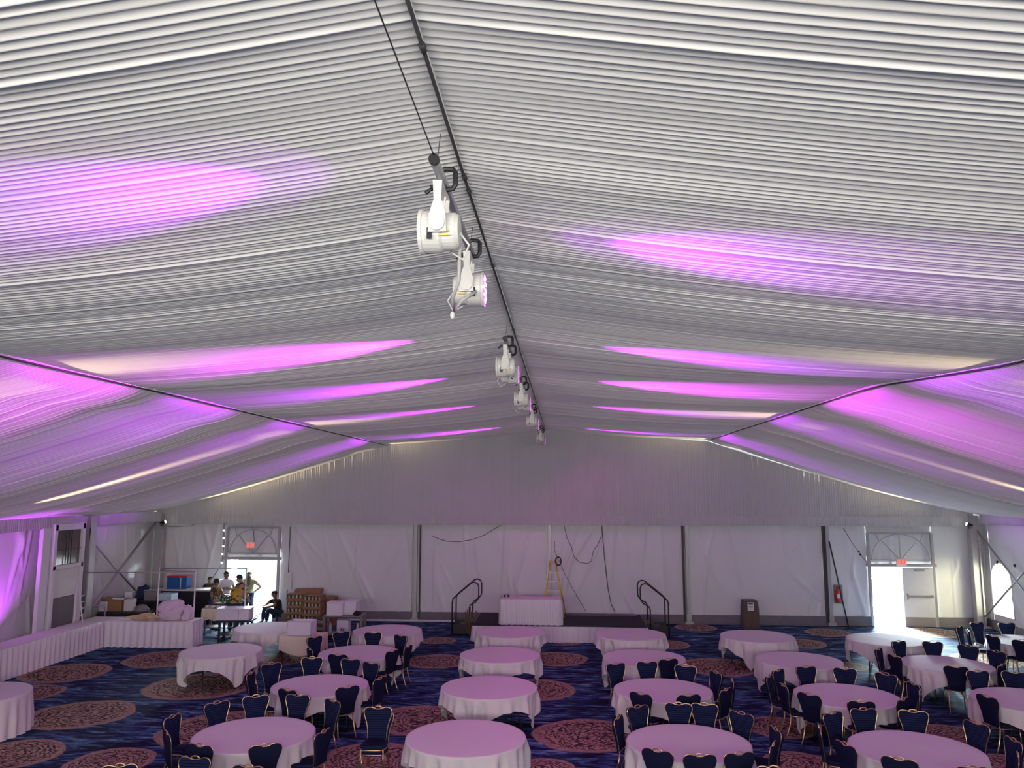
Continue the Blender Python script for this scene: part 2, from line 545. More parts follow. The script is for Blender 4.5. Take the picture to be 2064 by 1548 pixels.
def copy_tree(root, loc, rz, label, group=None):
    r = root.copy(); COL.objects.link(r)
    r.location = loc; r.rotation_euler = (0, 0, rz); r['label'] = label
    if group: r['group'] = group
    for ch in list(root.children):
        c = ch.copy(); COL.objects.link(c); c.parent = r
        for g in list(ch.children):
            d = g.copy(); COL.objects.link(d); d.parent = c
    return r


def grid_obj(name, P, m, parent=None, smooth=True, kind=None):
    """P: array rows x cols x 3"""
    nr, nc = P.shape[:2]
    me = bpy.data.meshes.new(name)
    me.vertices.add(nr * nc)
    me.vertices.foreach_set('co', P.reshape(-1).astype(np.float32))
    i = np.arange(nr - 1)[:, None] * nc + np.arange(nc - 1)[None, :]
    q = np.stack([i, i + 1, i + nc + 1, i + nc], -1).reshape(-1, 4)
    me.loops.add(q.size); me.polygons.add(len(q))
    me.loops.foreach_set('vertex_index', q.reshape(-1).astype(np.int32))
    me.polygons.foreach_set('loop_start', (np.arange(len(q)) * 4).astype(np.int32))
    me.update(calc_edges=True)
    me.polygons.foreach_set('use_smooth', np.full(len(q), smooth))
    me.materials.append(m)
    me.validate()
    o = bpy.data.objects.new(name, me); COL.objects.link(o)
    if parent is not None: o.parent = parent
    if kind: o['kind'] = kind
    return o


# ------------------------------------------------------------------ floor, ground
struct('floor', MB().box((-0.45, (Y0 + D) / 2, -0.05), (XR - XL, D - Y0, 0.10)), M['carpet'])
g = MB().box((0, 60, -0.16), (140, 150, 0.2))
struct('ground', g, M['concrete'])


# ------------------------------------------------------------------ pleated liner (ceiling)
def zp(Y, side):
    """height of the purlin crease"""
    if side < 0:
        return np.interp(Y, [-5, 8, 13, 28], [6.12, 6.13, 6.16, 6.20])
    return np.interp(Y, [-5, 6, 8.8, 13, 28], [6.02, 6.0, 6.02, 6.30, 6.34])


def pleat_rows(seed, y0, y1, lo, hi, prof):
    rng = np.random.default_rng(seed)
    ys, hs = [], []
    y = y0
    while y < y1:
        base = 0.5 + 0.5 * math.sin(y * 1.25 + seed) * math.sin(y * 0.43 + 1.0)
        w = lo + (hi - lo) * (0.35 * base + 0.65 * rng.random())
        a = (0.45 + 0.75 * rng.random()) * (0.55 + 0.6 * abs(math.sin(y * 0.66 + 0.7)))
        if rng.random() < 0.06:
            a *= 1.7
        for t, h in prof:
            ys.append(y + t * w); hs.append(h * a * (w / hi))
        y += w
    ys.append(y); hs.append(0)
    ys = np.array(ys); hs = np.array(hs)
    k = ys <= y1
    return ys[k], hs[k]


PROF = [(0, 0), (0.30, 0.10), (0.46, 0.75), (0.56, 1.0), (0.64, 0.80), (0.74, 0.12)]


def liner(side, part, seed):
    ys, hs = pleat_rows(seed, Y0, D - 0.06, 0.042, 0.078, PROF)
    if part == 'inner':
        u = np.concatenate([[0.012, 0.08, 0.25, 0.5], np.linspace(1, 5.2, 12), [5.5, 5.75]])
        zpv = zp(ys, side)[:, None]
        uu = u[None, :] / 5.75
        sag = 0.07 * np.sin(PI * uu)
        z = ZR - 0.02 - (ZR - 0.02 - zpv) * uu - sag
        amp = np.interp(u, [0, .3, 1.2, 4.5, 5.6, 5.75], [0.4, 0.8, 1, 1, .6, .3])
    else:
        end = 14.44 if side < 0 else 14.86
        u = np.concatenate([[5.75, 5.9, 6.2], np.linspace(6.8, end - 0.3, 22), [end]])
        zpv = zp(ys, side)[:, None]
        base = np.interp(u, [5.75, 7.2, 8.7, 10, 11.2, 12.5, 13.7, 14.8], [6.22, 5.76, 5.30, 4.90, 4.55, 4.22, 3.93, 3.72])
        # smooth the profile
        b2 = base.copy()
        for _ in range(3):
            b2[1:-1] = (b2[:-2] + b2[1:-1] * 2 + b2[2:]) / 4
        z = b2[None, :] + (zpv - 6.22) * np.clip((11 - u[None, :]) / 5.25, 0, 1)
        amp = np.interp(u, [5.75, 6.1, 7, 13, 14.3], [0.3, .6, 1, 1, .8])
    # slow swags between the frames
    slow = 0.006 * np.sin(ys * 2 * PI / 1.63 + 2.2) + 0.003 * np.sin(ys * 2 * PI / 0.91) + 0.018 * np.sin(ys * 2 * PI / 4.78)
    ph = np.sin(u[None, :] * 0.9 + ys[:, None] * 3.1) * 0.12 + 1
    pa_ = 0.0135 if part == 'inner' else 0.026
    z = z - (hs[:, None] * pa_ * ph + slow[:, None]) * amp[None, :]
    X = RX + side * u[None, :] + np.zeros_like(z)
    Y = ys[:, None] + np.zeros_like(z)
    P = np.stack([X, Y, z], -1)
    return grid_obj('ceiling', P, M['liner'], kind='structure')


liner(-1, 'inner', 5); liner(1, 'inner', 5)
liner(-1, 'outer', 5); liner(1, 'outer', 5)
# ridge pole between the two liner halves, thin eave cords along the creases
rp = MB().tube([(RX, Y0, ZR - 0.03), (RX, D - 0.1, ZR - 0.03)], 0.011, 10)
for yy in (2.2, 3.4, 4.95, 5.2, 7.05, 10.0, 13.2, 14.9, 18.0, 22.8):
    rp.tube([(RX, yy - 0.03, ZR - 0.03), (RX, yy + 0.03, ZR - 0.03)], 0.017, 10)
struct('trim_1', rp, M['dark'], True)
rc = MB().box((RX, (Y0 + D) / 2, ZR + 0.03), (0.22, D - Y0 - 0.12, 0.02))
struct('ceiling', rc, M['liner'])
for i, sd in enumerate((-1, 1)):
    pts = [(RX + sd * 5.75, y, float(zp(y, sd)) - 0.03) for y in np.linspace(Y0, D - 0.1, 40)]
    struct('trim_%d' % (2 + i), MB().tube(pts, 0.014, 6), M['dark'], True)


# ------------------------------------------------------------------ gable drape and valances
def liner_z(x):
    u = abs(x - RX)
    return float(np.interp(u, [0, 5.75, 7.2, 8.7, 10, 11.2, 12.5, 13.7, 14.8], [ZR, 6.20, 5.72, 5.26, 4.86, 4.51, 4.18, 3.89, 3.66])) + 0.06


def pleated_drape(name, x0, x1, y, ztop, zbot, lo, hi, amp, seed, nz=8, kind='structure', ampx=None, m=None):
    prof = [(0, 0), (0.3, 0.2), (0.5, 1), (0.7, 0.2)]
    xs, hs = pleat_rows(seed, x0, x1, lo, hi, prof)
    t = np.linspace(0, 1, nz)
    zt = np.array([ztop(x) for x in xs])
    Z = zt[:, None] * (1 - t[None]) + zbot * t[None]
    ax = np.array([ampx(x) if ampx else 1.0 for x in xs])
    Yv = y - (hs * ax)[:, None] * amp * (0.35 + 0.65 * t[None])
    Yv = Yv - 0.02 * np.sin(xs * 1.1)[:, None] * t[None]
    X = xs[:, None] + 0.02 * np.sin(xs * 2.0)[:, None] * t[None]
    return grid_obj(name, np.stack([X + 0 * Z, Yv, Z], -1), m or M['drape'], kind=kind)


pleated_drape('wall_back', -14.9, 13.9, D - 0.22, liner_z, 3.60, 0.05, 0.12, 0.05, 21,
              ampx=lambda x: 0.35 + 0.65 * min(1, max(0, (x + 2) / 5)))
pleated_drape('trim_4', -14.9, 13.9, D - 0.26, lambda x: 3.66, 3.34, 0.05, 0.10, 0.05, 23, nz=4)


def side_valance(name, x, sgn, seed):
    prof = [(0, 0), (0.3, 0.2), (0.5, 1), (0.7, 0.2)]
    ys, hs = pleat_rows(seed, Y0, D - 0.3, 0.05, 0.10, prof)
    t = np.linspace(0, 1, 4)
    Z = 3.80 * (1 - t[None]) + 3.46 * t[None] + 0.015 * np.sin(ys * 1.3)[:, None]
    X = x - sgn * hs[:, None] * 0.05 * (0.4 + 0.6 * t[None]) + 0 * Z
    grid_obj(name, np.stack([X, ys[:, None] + 0 * Z, Z], -1), M['drape'], kind='structure')


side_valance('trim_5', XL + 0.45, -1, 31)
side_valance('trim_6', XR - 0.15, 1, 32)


# ------------------------------------------------------------------ vinyl walls
def wrinkle(u, v, seed, w, h):
    """fold height on a wall sheet; u along, v height"""
    rng = np.random.default_rng(seed)
    out = 0.010 * np.sin(u * 1.7 + seed) * np.sin(v * 1.1)
    nf = int(4 + w * 2.2)
    for i in range(nf):
        x0 = rng.random() * w; z0 = rng.random() * h
        ang = rng.normal(0, 0.38)
        ln = 0.5 + rng.random() * 1.3
        wd = 0.03 + rng.random() * 0.06
        am = (0.014 + 0.034 * rng.random()) * (1 if rng.random() < .7 else -1)
        du, dv = u - x0, v - z0
        a = du * math.sin(ang) + dv * math.cos(ang)
        b = du * math.cos(ang) - dv * math.sin(ang)
        out = out + am * np.exp(-(a / ln) ** 2) * np.exp(-(b / wd) ** 2)
    return out


def sheet(x0, x1, z0, z1, y, seed, mbv, mbf, axis='x', sgn=1):
    nu = max(2, int(abs(x1 - x0) / 0.045)); nv = max(2, int((z1 - z0) / 0.07))
    us = np.linspace(x0, x1, nu); vs = np.linspace(z0, z1, nv)
    U, V = np.meshgrid(us, vs, indexing='ij')
    Hh = wrinkle(U - min(x0, x1), V - z0, seed, abs(x1 - x0), z1 - z0)
    k = len(mbv)
    if axis == 'x':
        pts = np.stack([U, y - np.abs(Hh) * 1.3, V], -1).reshape(-1, 3)
    else:
        pts = np.stack([y + sgn * np.abs(Hh) * 1.3, U, V], -1).reshape(-1, 3)
    mbv.extend(map(tuple, pts.tolist()))
    for i in range(nu - 1):
        for j in range(nv - 1):
            a = k + i * nv + j
            mbf.append((a, a + nv, a + nv + 1, a + 1))


wb = MB()
LD = (-12.2, -10.35, 2.08)      # left door opening
RD = (10.42, 12.46, 1.98)       # right door opening
zb, zt = 0.30, 3.75
segs = [(-15.1, LD[0] - 0.06, zb, zt), (LD[1] + 0.06, -5.31, zb, zt), (-5.31, -0.54, zb, zt), (-0.54, 4.23, zb, zt), (4.23, 9.01, zb, zt),
        (9.01, RD[0] - 0.06, zb, zt), (RD[1] + 0.06, 14.2, zb, zt), (LD[0] - 0.06, LD[1] + 0.06, LD[2] + 0.06, zt), (RD[0] - 0.06, RD[1] + 0.06, RD[2] + 0.06, zt)]
for i, (a, b, c, d) in enumerate(segs):
    sheet(a, b, c, d, D, 40 + i, wb.v, wb.f)
struct('wall_back', wb, M['vinyl'], True)
# back of the vinyl so daylight does not leak
gab = MB()
gx = np.linspace(-15.1, 14.2, 60)
for i in range(59):
    a, b = float(gx[i]), float(gx[i + 1])
    gab.add([(a, D, 3.7), (b, D, 3.7), (b, D, liner_z(b) + 0.15), (a, D, liner_z(a) + 0.15)], [(0, 1, 2, 3)])
struct('wall_back', gab, M['vinyl'])
# grey base rail
for i, (a, b) in enumerate([(-15.1, LD[0] - 0.06), (LD[1] + 0.06, RD[0] - 0.06), (RD[1] + 0.06, 14.2)]):
    mb = MB().box(((a + b) / 2, D - 0.03, 0.15), (b - a, 0.14, 0.30))
    mb.box(((a + b) / 2, D - 0.12, 0.03), (b - a, 0.04, 0.06))
    struct('baseboard_back', mb, M['plinth'])
struct('baseboard_left', MB().box((XL + 0.03, (Y0 + D) / 2, 0.15), (0.14, D - Y0 - 0.2, 0.30)), M['plinth'])
struct('baseboard_right', MB().box((XR - 0.03, (Y0 + D) / 2, 0.15), (0.14, D - Y0 - 0.2, 0.30)), M['plinth'])
mb = MB().box((-5.0, D - 0.34, 0.05), (8.6, 0.10, 0.05))
tag(mb.build('floor_pipe', M['whitepaint']), 'long white pipe lying on the floor along the back wall', 'pipe')

wl = MB()
for i, (a, b) in enumerate([(Y0, 4), (4, 8.8), (8.8, 13.6), (13.6, 18.4), (18.4, 23.2), (23.2, D)]):
    sheet(a, b, zb, 4.05, XL, 60 + i, wl.v, wl.f, 'y', 1)
struct('wall_left', wl, M['vinyl'], True)
# right wall with the arched window opening
WY0, WY1, WZ0, WZR = 26.15, 27.35, 0.50, 1.62
WR = (WY1 - WY0) / 2
wr = MB()
for i, (a, b) in enumerate([(Y0, 4), (4, 8.8), (8.8, 13.6), (13.6, 18.4), (18.4, 23.2), (23.2, WY0), (WY1, D)]):
    sheet(a, b, zb, 4.05, XR, 70 + i, wr.v, wr.f, 'y', -1)
yy = np.linspace(WY0, WY1, 33)
for i in range(32):
    q = []
    for y in (yy[i], yy[i + 1]):
        top = WZR + math.sqrt(max(0, WR * WR - (y - WY0 - WR) ** 2))
        q.append((y, top))
    (ya, ta), (yb, tb) = q
    wr.add([(XR, ya, zb), (XR, yb, zb), (XR, yb, WZ0), (XR, ya, WZ0)], [(0, 1, 2, 3)])
    wr.add([(XR, ya, ta), (XR, yb, tb), (XR, yb, 4.05), (XR, ya, 4.05)], [(0, 1, 2, 3)])
struct('wall_right', wr, M['vinyl'], False)
arch = [(WY0, WZ0), (WY1, WZ0)] + [(WY0 + WR + WR * math.cos(a), WZR + WR * math.sin(a)) for a in np.linspace(0, PI, 25)]
mb = MB().prism(arch, lambda a, b, t: (XR + t, a, b), 0.0, 0.006)
struct('window_1', mb, M['clear'])
struct('trim_7', MB().tube([(XR - 0.01, a, b) for a, b in arch], 0.025, 6, closed=True), M['vinyl'])


# front end wall behind the camera: posts, lower panel added to block sky light
fw = MB()
for x in np.linspace(-14.9, 13.8, 7):
    fw.box((x, Y0 - 0.05, 2.4), (0.18, 0.12, 4.8))
fw.box((-0.5, Y0 - 0.02, 1.7), (29, 0.04, 3.4))
struct('wall_front', fw, M['alu'])

# ------------------------------------------------------------------ columns, braces
TR = [8]


def trim(mb, m, smooth=False):
    o = struct('trim_%d' % TR[0], mb, m, smooth); TR[0] += 1
    return o


for x in COLS[2:6]:
    mb = MB().box((x, D - 0.12, 1.85), (0.11, 0.12, 3.7)).box((x - 0.13, D - 0.06, 1.85), (0.03, 0.04, 3.5))
    mb.box((x, D - 0.14, 0.06), (0.26, 0.24, 0.10)).box((x, D - 0.19, 0.22), (0.16, 0.03, 0.24))
    trim(mb, M['alu'])
# dark keder strips at the seams
for x, w in ((-5.16, 0.05), (4.10, 0.07), (8.90, 0.09)):
    trim(MB().box((x, D - 0.10, 1.85), (w, 0.06, 3.6)), M['dark'])
# corner columns: wide box profiles with base plates
for x in (-14.72, 13.84):
    mb = MB().box((x, D - 0.22, 1.85), (0.30, 0.24, 3.7), bev=0.02)
    mb.box((x, D - 0.22, 0.04), (0.5, 0.45, 0.06)).box((x + 0.10, D - 0.36, 1.7), (0.05, 0.05, 3.3))
    mb.box((x, D - 0.36, 3.30), (0.34, 0.04, 0.30))
    trim(mb, M['alu'])
for yy_ in (4.0, 8.8, 13.6, 18.4, 23.2):
    for x in (-14.86, 13.95):
        if x < 0 and yy_ > 23: x = -14.66
        mb = MB().box((x, yy_, 1.9), (0.24 if yy_ < 23 else 0.34, 0.34 if yy_ < 23 else 0.30, 3.8), bev=0.02).box((x, yy_, 0.04), (0.4, 0.5, 0.06))
        mb.box((x + (0.13 if x < 0 else -0.13), yy_, 3.25), (0.03, 0.3, 0.35))
        trim(mb, M['alu'])


def brace(p, q, r=0.03):
    trim(MB().tube([p, q], r, 8), M['steel'], True)


# cross braces in the corner bays
brace((XL + 0.25, 23.35, 3.2), (XL + 0.25, 27.3, 0.5)); brace((XL + 0.22, 23.35, 0.5), (XL + 0.22, 27.5, 3.45))
brace((XR - 0.3, 27.4, 3.2), (XR - 0.3, 23.4, 0.4)); brace((XR - 0.27, 27.4, 0.4), (XR - 0.27, 23.4, 3.2))
brace(tuple(at(163, 1070, x=-14.95)), tuple(at(263, 1180, y=27.3)), 0.03)
brace(tuple(at(318, 1048, y=27.45)), tuple(at(176, 1238, x=-14.8)), 0.03)
# lean bracing poles right of the trash receptacle bay
tag(MB().tube([at(1671, 1090, y=27.5), Vector((at(1710, 1252, y=27.3).x, 27.3, 0.0))], 0.025, 8).build('slanting_pole', M['dark'], None, True),
    'dark slanting tent pole beside the red fire extinguisher', 'pole')

# fan light frames above both doors
def door_frame(x0, x1, zt, ztop, nm):
    mb = MB(); y = D - 0.10; cx = (x0 + x1) / 2; w = x1 - x0
    for x in (x0 - 0.04, x1 + 0.04):
        mb.box((x, y, ztop / 2), (0.08, 0.10, ztop))
    mb.box((cx, y - 0.01, zt + 0.05), (w + 0.26, 0.13, 0.10)); mb.box((cx, y, ztop), (w + 0.08, 0.08, 0.07))
    mb.box((cx, y, zt + 0.22), (w, 0.04, 0.03))
    zc = zt + 0.20; R = min(w / 2 - 0.05, ztop - zc - 0.03)
    arc = [(cx + (w / 2 - 0.06) * math.cos(a), y, zc + R * math.sin(a)) for a in np.linspace(0, PI, 21)]
    mb.tube(arc, 0.018, 6)
    for a in (PI * .28, PI * .5, PI * .72):
        mb.tube([(cx, y, zc), (cx + (w / 2 - 0.06) * math.cos(a), y, zc + R * math.sin(a))], 0.018, 6)
    for sx in (-1, 1):
        p = (cx + sx * (w / 2 - 0.22), y, ztop)
        q = (cx + sx * (w / 2 - 0.06) * math.cos(PI * .25), y, zc + R * math.sin(PI * .25))
        mb.tube([p, q], 0.015, 6)
    return trim(mb, M['alu'])


door_frame(LD[0], LD[1], LD[2], 3.22, 'a')
door_frame(RD[0], RD[1], RD[2], 3.10, 'b')


def door_leaf(name, w, h, swing_root, rz, hinge_sign, closer=True):
    root = bpy.data.objects.new(name, None); COL.objects.link(root); root.location = swing_root; root.rotation_euler = (0, 0, rz)
    root['kind'] = 'structure'
    s = hinge_sign
    MB().box((s * w / 2, 0, h / 2), (w, 0.045, h), bev=0.006).build('door_panel', M['whitepaint'], root)
    MB().box((s * w / 2, -0.028, 0.16), (w - 0.04, 0.012, 0.30)).build('kick_plate', M['steel'], root)
    b = MB().box((s * w / 2, -0.07, 1.0), (w - 0.12, 0.04, 0.06)).box((s * 0.10, -0.06, 1.0), (0.07, 0.08, 0.10)).box((s * (w - 0.10), -0.06, 1.0), (0.07, 0.08, 0.18))
    b.build('push_bar', M['steel'], root)
    if closer:
        MB().box((s * (w * .45), -0.06, h - 0.09), (0.30, 0.07, 0.07)).tube([(s * w * .4, -0.07, h - .06), (s * w * .15, -0.12, h - 0.03), (s * w * .05, -0.05, h)], 0.012, 6).build('door_closer', M['alu'], root)
    return root


door_leaf('door_1', 1.02, RD[2] - 0.03, (RD[1], D - 0.13, 0.004), 0, -1)
door_leaf('door_2', 1.0, RD[2] - 0.03, (RD[0] + 0.02, D + 0.05, 0.01), math.radians(100), 1, False)
# left door leaves swung outside
door_leaf('door_3', 0.9, LD[2] - 0.03, (LD[1] - 0.02, D + 0.06, 0.01), math.radians(-97), -1, False)
door_leaf('door_4', 0.9, LD[2] - 0.03, (LD[0] + 0.02, D + 0.06, 0.01), math.radians(97), 1, False)

# panelled white door with a barred window in the left wall
ya, yb = 21.45, 22.85
d5 = bpy.data.objects.new('door_5', None); COL.objects.link(d5); d5.location = (XL + 0.5, (ya + yb) / 2, 0); d5['kind'] = 'structure'
w5 = yb - ya
fr = MB()
for sy in (-1, 1):
    fr.box((0, sy * (w5 / 2 - 0.05), 1.80), (0.12, 0.14, 3.60), bev=0.01)
for z_, h_ in ((3.50, 0.18), (2.36, 0.12), (0.10, 0.2)):
    fr.box((0, 0, z_), (0.12, w5, h_), bev=0.01)
fr.build('door_frame', M['whitepaint'], d5)
pn = MB().box((-0.02, 0, 1.90), (0.07, w5 - 0.2, 0.80), bev=0.008).box((0.0, 0, 2.02), (0.05, w5 - 0.24, 0.03))
pn.build('door_panel', M['white'], d5)
MB().box((-0.02, 0, 0.85), (0.06, w5 - 0.2, 1.28), bev=0.008).build('lower_panel', M['plinth'], d5)
wn = MB().box((-0.03, 0, 2.92), (0.02, w5 - 0.2, 1.0)).build('window_pane', mat('smoked_window', (0.10, 0.085, 0.075), 0.12, noise=0.3, nscale=2), d5)
bars = MB()
for sy in (-0.12, 0.0, 0.12):
    bars.box((0.02, sy, 2.92), (0.02, 0.015, 1.0))
bars.box((0.02, 0, 2.85), (0.02, w5 - 0.25, 0.015)).box((0.02, 0, 3.2), (0.02, 0.4, 0.015))
bars.build('window_bars', M['dark'], d5)
# wall post beside it
trim(MB().box((XL + 0.45, ya - 0.28, 1.75), (0.12, 0.34, 3.5), bev=0.01), M['whitepaint'])

# ------------------------------------------------------------------ lights with their fixtures
def wash_light(loc, face, label, lit=True, rz=0.0, power=420, near=False, col=MAG, near_set=False):
    """LED can on a yoke, hung by a clamp; face -1 points to -x, +1 to +x"""
    t = thing('stage_light', loc, rz, label, 'stage light', 'stage lights hung along the ridge')
    z = -0.25
    prof = [(0.06, -0.12), (0.10, -0.115), (0.115, -0.09), (0.115, -0.02), (0.13, 0.0), (0.13, 0.10), (0.138, 0.105), (0.138, 0.125), (0.125, 0.125)]
    if face < 0:
        prof2 = [(r, -h) for r, h in prof][::-1]
    else:
        prof2 = prof
    b = MB().lathe(prof2, (0, 0, z), 28, 'x')
    b.build('lamp_housing', M['white'], t, False)
    y = MB()
    for sy in (-1, 1):
        out = [(-0.028, 0.02), (-0.022, -0.10), (-0.05, -0.19), (-0.055, -0.30), (0.055, -0.30), (0.05, -0.19), (0.022, -0.10), (0.028, 0.02)]
        y.prism(out, lambda a, b_, tt, sy=sy: (a, sy * (0.145 + tt), b_), 0.0, 0.012)
        y.lathe([(0.045, 0), (0.045, 0.018), (0.02, 0.024)], (0, sy * 0.157 if sy > 0 else -0.175, z), 18, 'y')
    y.box((0, 0, 0.012), (0.056, 0.32, 0.014))
    y.build('yoke', M['white'], t)
    c = MB()
    arc = [(0.03, 0, 0.02), (0.07, 0, 0.025), (0.085, 0, 0.05), (0.085, 0, 0.13), (0.07, 0, 0.15), (0.02, 0, 0.155), (0.0, 0, 0.14)]
    c.tube(arc, 0.017, 8)
    c.tube([(-0.10, 0, 0.0), (-0.05, 0, 0.04), (0.03, 0, 0.03)], 0.012, 8)
    c.box((-0.02, 0, 0.035), (0.10, 0.04, 0.025))
    c.build('clamp', M['black'], t)
    f = MB().lathe([(0.12, 0.0), (0.12, 0.006)], (face * 0.122, 0, z), 28, 'x')
    fo = f.build('led_face', M['lens_mag'] if lit else M['black'], t)
    if near:
        for (dy, dz) in [(0, 0)] + [(0.055 * math.cos(a), 0.055 * math.sin(a)) for a in np.linspace(0, 2 * PI, 7)[:-1]] + [(0.098 * math.cos(a), 0.098 * math.sin(a)) for a in np.linspace(0, 2 * PI, 11)[:-1]]:
            MB().ell((face * 0.128, dy, z + dz), (0.006, 0.014, 0.014), 8, 4).build('led_bulb', M['lens_hot'], fo, True)
    MB().box((face * 0.05, -0.132, z - 0.05), (0.03, 0.004, 0.07)).build('display', M['black'], t)
    st = MB().box((-face * 0.04, -0.125, z - 0.035), (0.05, 0.006, 0.012)).box((-face * 0.04, -0.123, z - 0.06), (0.06, 0.006, 0.008))
    st.build('sticker', M['ribs'], t)
    cb = MB().tube([(-face * 0.11, 0, z), (-face * 0.17, 0.02, z - 0.08), (-face * 0.13, 0.06, z - 0.16), (-face * 0.05, 0.10, z - 0.10), (0, 0.10, -0.05), (0.02, 0.06, 0.05)], 0.007, 6)
    cb.build('cable', M['white'], t)
    p = Vector(loc)
    spot_light('stage_light_beam', (p.x + face * 0.15, p.y, p.z + z), (p.x + face * 3.0, p.y, p.z + z + 0.40), power * (2.1 if not near_set else 0.10), col, 22 if not near_set else 70, 1.0, 0.04)
    spot_light('stage_light_beam', (p.x + face * 0.15, p.y, p.z + z), (p.x + face * 6.5, p.y, p.z + z - (0.20 if not near_set else -0.25)), power * ((10.0 if p.y < 16 else 7.5) if not near_set else 3.2), col, (34 if p.y < 16 else 27) if not near_set else 40, 1.0, 0.04)
    spot_light('table_fill_light', (p.x + face * 0.15, p.y, p.z + z), (p.x + face * 3.0, p.y, p.z + z - 4.5), TABLE_FILL, (1.0, 0.08, 0.78), 150, 0.6, 0.06)  # added wide fill tinting the tabletops, apart from the fixture's own beam
    return t


SETS = [(4.50, 5.88, 4.22, 6.05), (9.78, 10.42, 9.6, 10.6), (13.4, 14.15, 13.2, 14.3), (17.85, 18.6, 17.65, 18.75), (24.1, 25.1, 23.9, 25.3)]
LBL = ['nearest', 'second nearest', 'third', 'fourth', 'farthest']
ZT = 6.50
for i, (ya_, yb_, t0, t1) in enumerate(SETS):
    xx = RX - 0.08
    tb = MB().tube([(xx, t0, ZT), (xx, t1, ZT)], 0.028, 14)
    tt = tb.build('lighting_tube', M['steel'], None, True)
    tag(tt, 'grey steel tube carrying the %s pair of stage lights' % LBL[i], 'tube', 'tubes hung under the ridge')
    cap = MB().tube([(xx, t0 - 0.02, ZT), (xx, t0 + 0.012, ZT)], 0.032, 14).build('end_cap', M['black'], tt)
    pa = 1.0
    wash_light((xx, ya_, ZT - 0.09), -1, 'white stage light aimed left, %s of the five pairs' % LBL[i], power=[260, 560, 520, 520, 560][i], col=[VIO, MAG, VIO, VIO, VIO][i], near_set=(i == 0))
    wash_light((xx, yb_, ZT - 0.09), 1, 'white stage light aimed right with magenta face, %s pair' % LBL[i], power=[260, 420, 620, 460, 520][i], near=(i == 0), col=[VIO, VIO, MAG, VIO, VIO][i], near_set=(i == 0))
    for y_ in (t0 + 0.1, t1 - 0.1):
        MB().tube([(xx, y_, ZT + 0.02), (xx + 0.02, y_, ZR)], 0.0028, 6).build('hanger_wire', M['dark'], tt)
# long thin wire beside the ridge
tag(MB().tube([(RX - 0.09, -2.0, ZR - 0.10), (RX - 0.10, 2, ZR - 0.13), (RX - 0.08, 4.24, ZT + 0.02)], 0.004, 6).build('suspension_wire', M['dark'], None, True),
    'thin dark wire running beside the ridge pole to the nearest lighting tube', 'wire')
# safety line and plug under the near pair
hb = MB().tube([(RX - 0.02, 4.9, 6.2), (RX - 0.05, 5.1, 6.02), (RX - 0.12, 5.3, 5.95), (RX - 0.14, 5.5, 5.9), (RX - 0.1, 5.6, 6.0), (RX, 5.7, 6.1)], 0.012, 8)
hb.ell((RX - 0.14, 5.42, 5.85), (0.018, 0.018, 0.03))
tag(hb.build('cable_bundle', M['white'], None, True), 'white cable bundle hanging between the nearest two stage lights', 'cable')


def up_lamp(loc, target, label, power, col, size, lens, name='uplight', arm=None):
    t = thing(name, loc, 0, label, 'lamp', 'lamps on the tent columns')
    d = (Vector(target) - Vector(loc)).normalized()
    MB().tube([-d * 0.12, d * 0.02, d * 0.07], [0.045, 0.06, 0.07], 14).build('lamp_housing', M['black'], t, True)
    MB().tube([d * 0.068, d * 0.074], 0.06, 14).build('lens', lens, t)
    bk = MB().tube([(0, 0, 0), (0, 0, -0.12)], 0.015, 8)
    if arm:
        bk.tube([(0, 0, -0.12), (arm[0] - loc[0], arm[1] - loc[1], -0.12)], 0.018, 8)
    else:
        bk.box((0, 0, -0.145), (0.14, 0.14, 0.03))
    bk.build('bracket', M['black'], t)
    if power:
        spot_light(name + '_beam', Vector(loc) + d * 0.1, target, power, col, size, 0.9, 0.04)
    return t


for yl, nm in ((27.25, 'far corner'), (18.4, 'middle'), (9.4, 'near')):
    for sd in (-1, 1):
        x = -14.45 if sd < 0 else 13.55
        up_lamp((x, yl, 3.42), (RX + sd * 6.6, yl + 0.05, 5.86), 'small warm white lamp on the %s column of the %s side' % (nm, 'left' if sd < 0 else 'right'), 0, WARM, 17, M['lens_warm'], arm=((-14.72 if sd < 0 else 13.80), yl + 0.25) if yl > 27 else ((-14.80 if sd < 0 else 13.90), yl - 0.1))
        spot_light('uplight_beam', (x, yl, 3.5), (RX + sd * 5.6, yl + 0.05, 6.26), 15000, WARM, 9, 1.0, 0.04)
        spot_light('uplight_beam', (x, yl, 3.5), (RX + sd * 11.0, yl + 0.05, 4.62), 3200, WARM, 14, 1.0, 0.04)
# second small head washing the near liner band
# magenta floor uplights at the left wall
for yl in (19.3,):
    up_lamp((XL + 0.50, yl, 0.16), (XL, yl + 0.75, 2.1), 'magenta floor lamp aimed at the left vinyl wall', 760, (0.62, 0.06, 1.0), 60, M['lens_mag'], 'floor_uplight')
# corner lamp warming the right corner


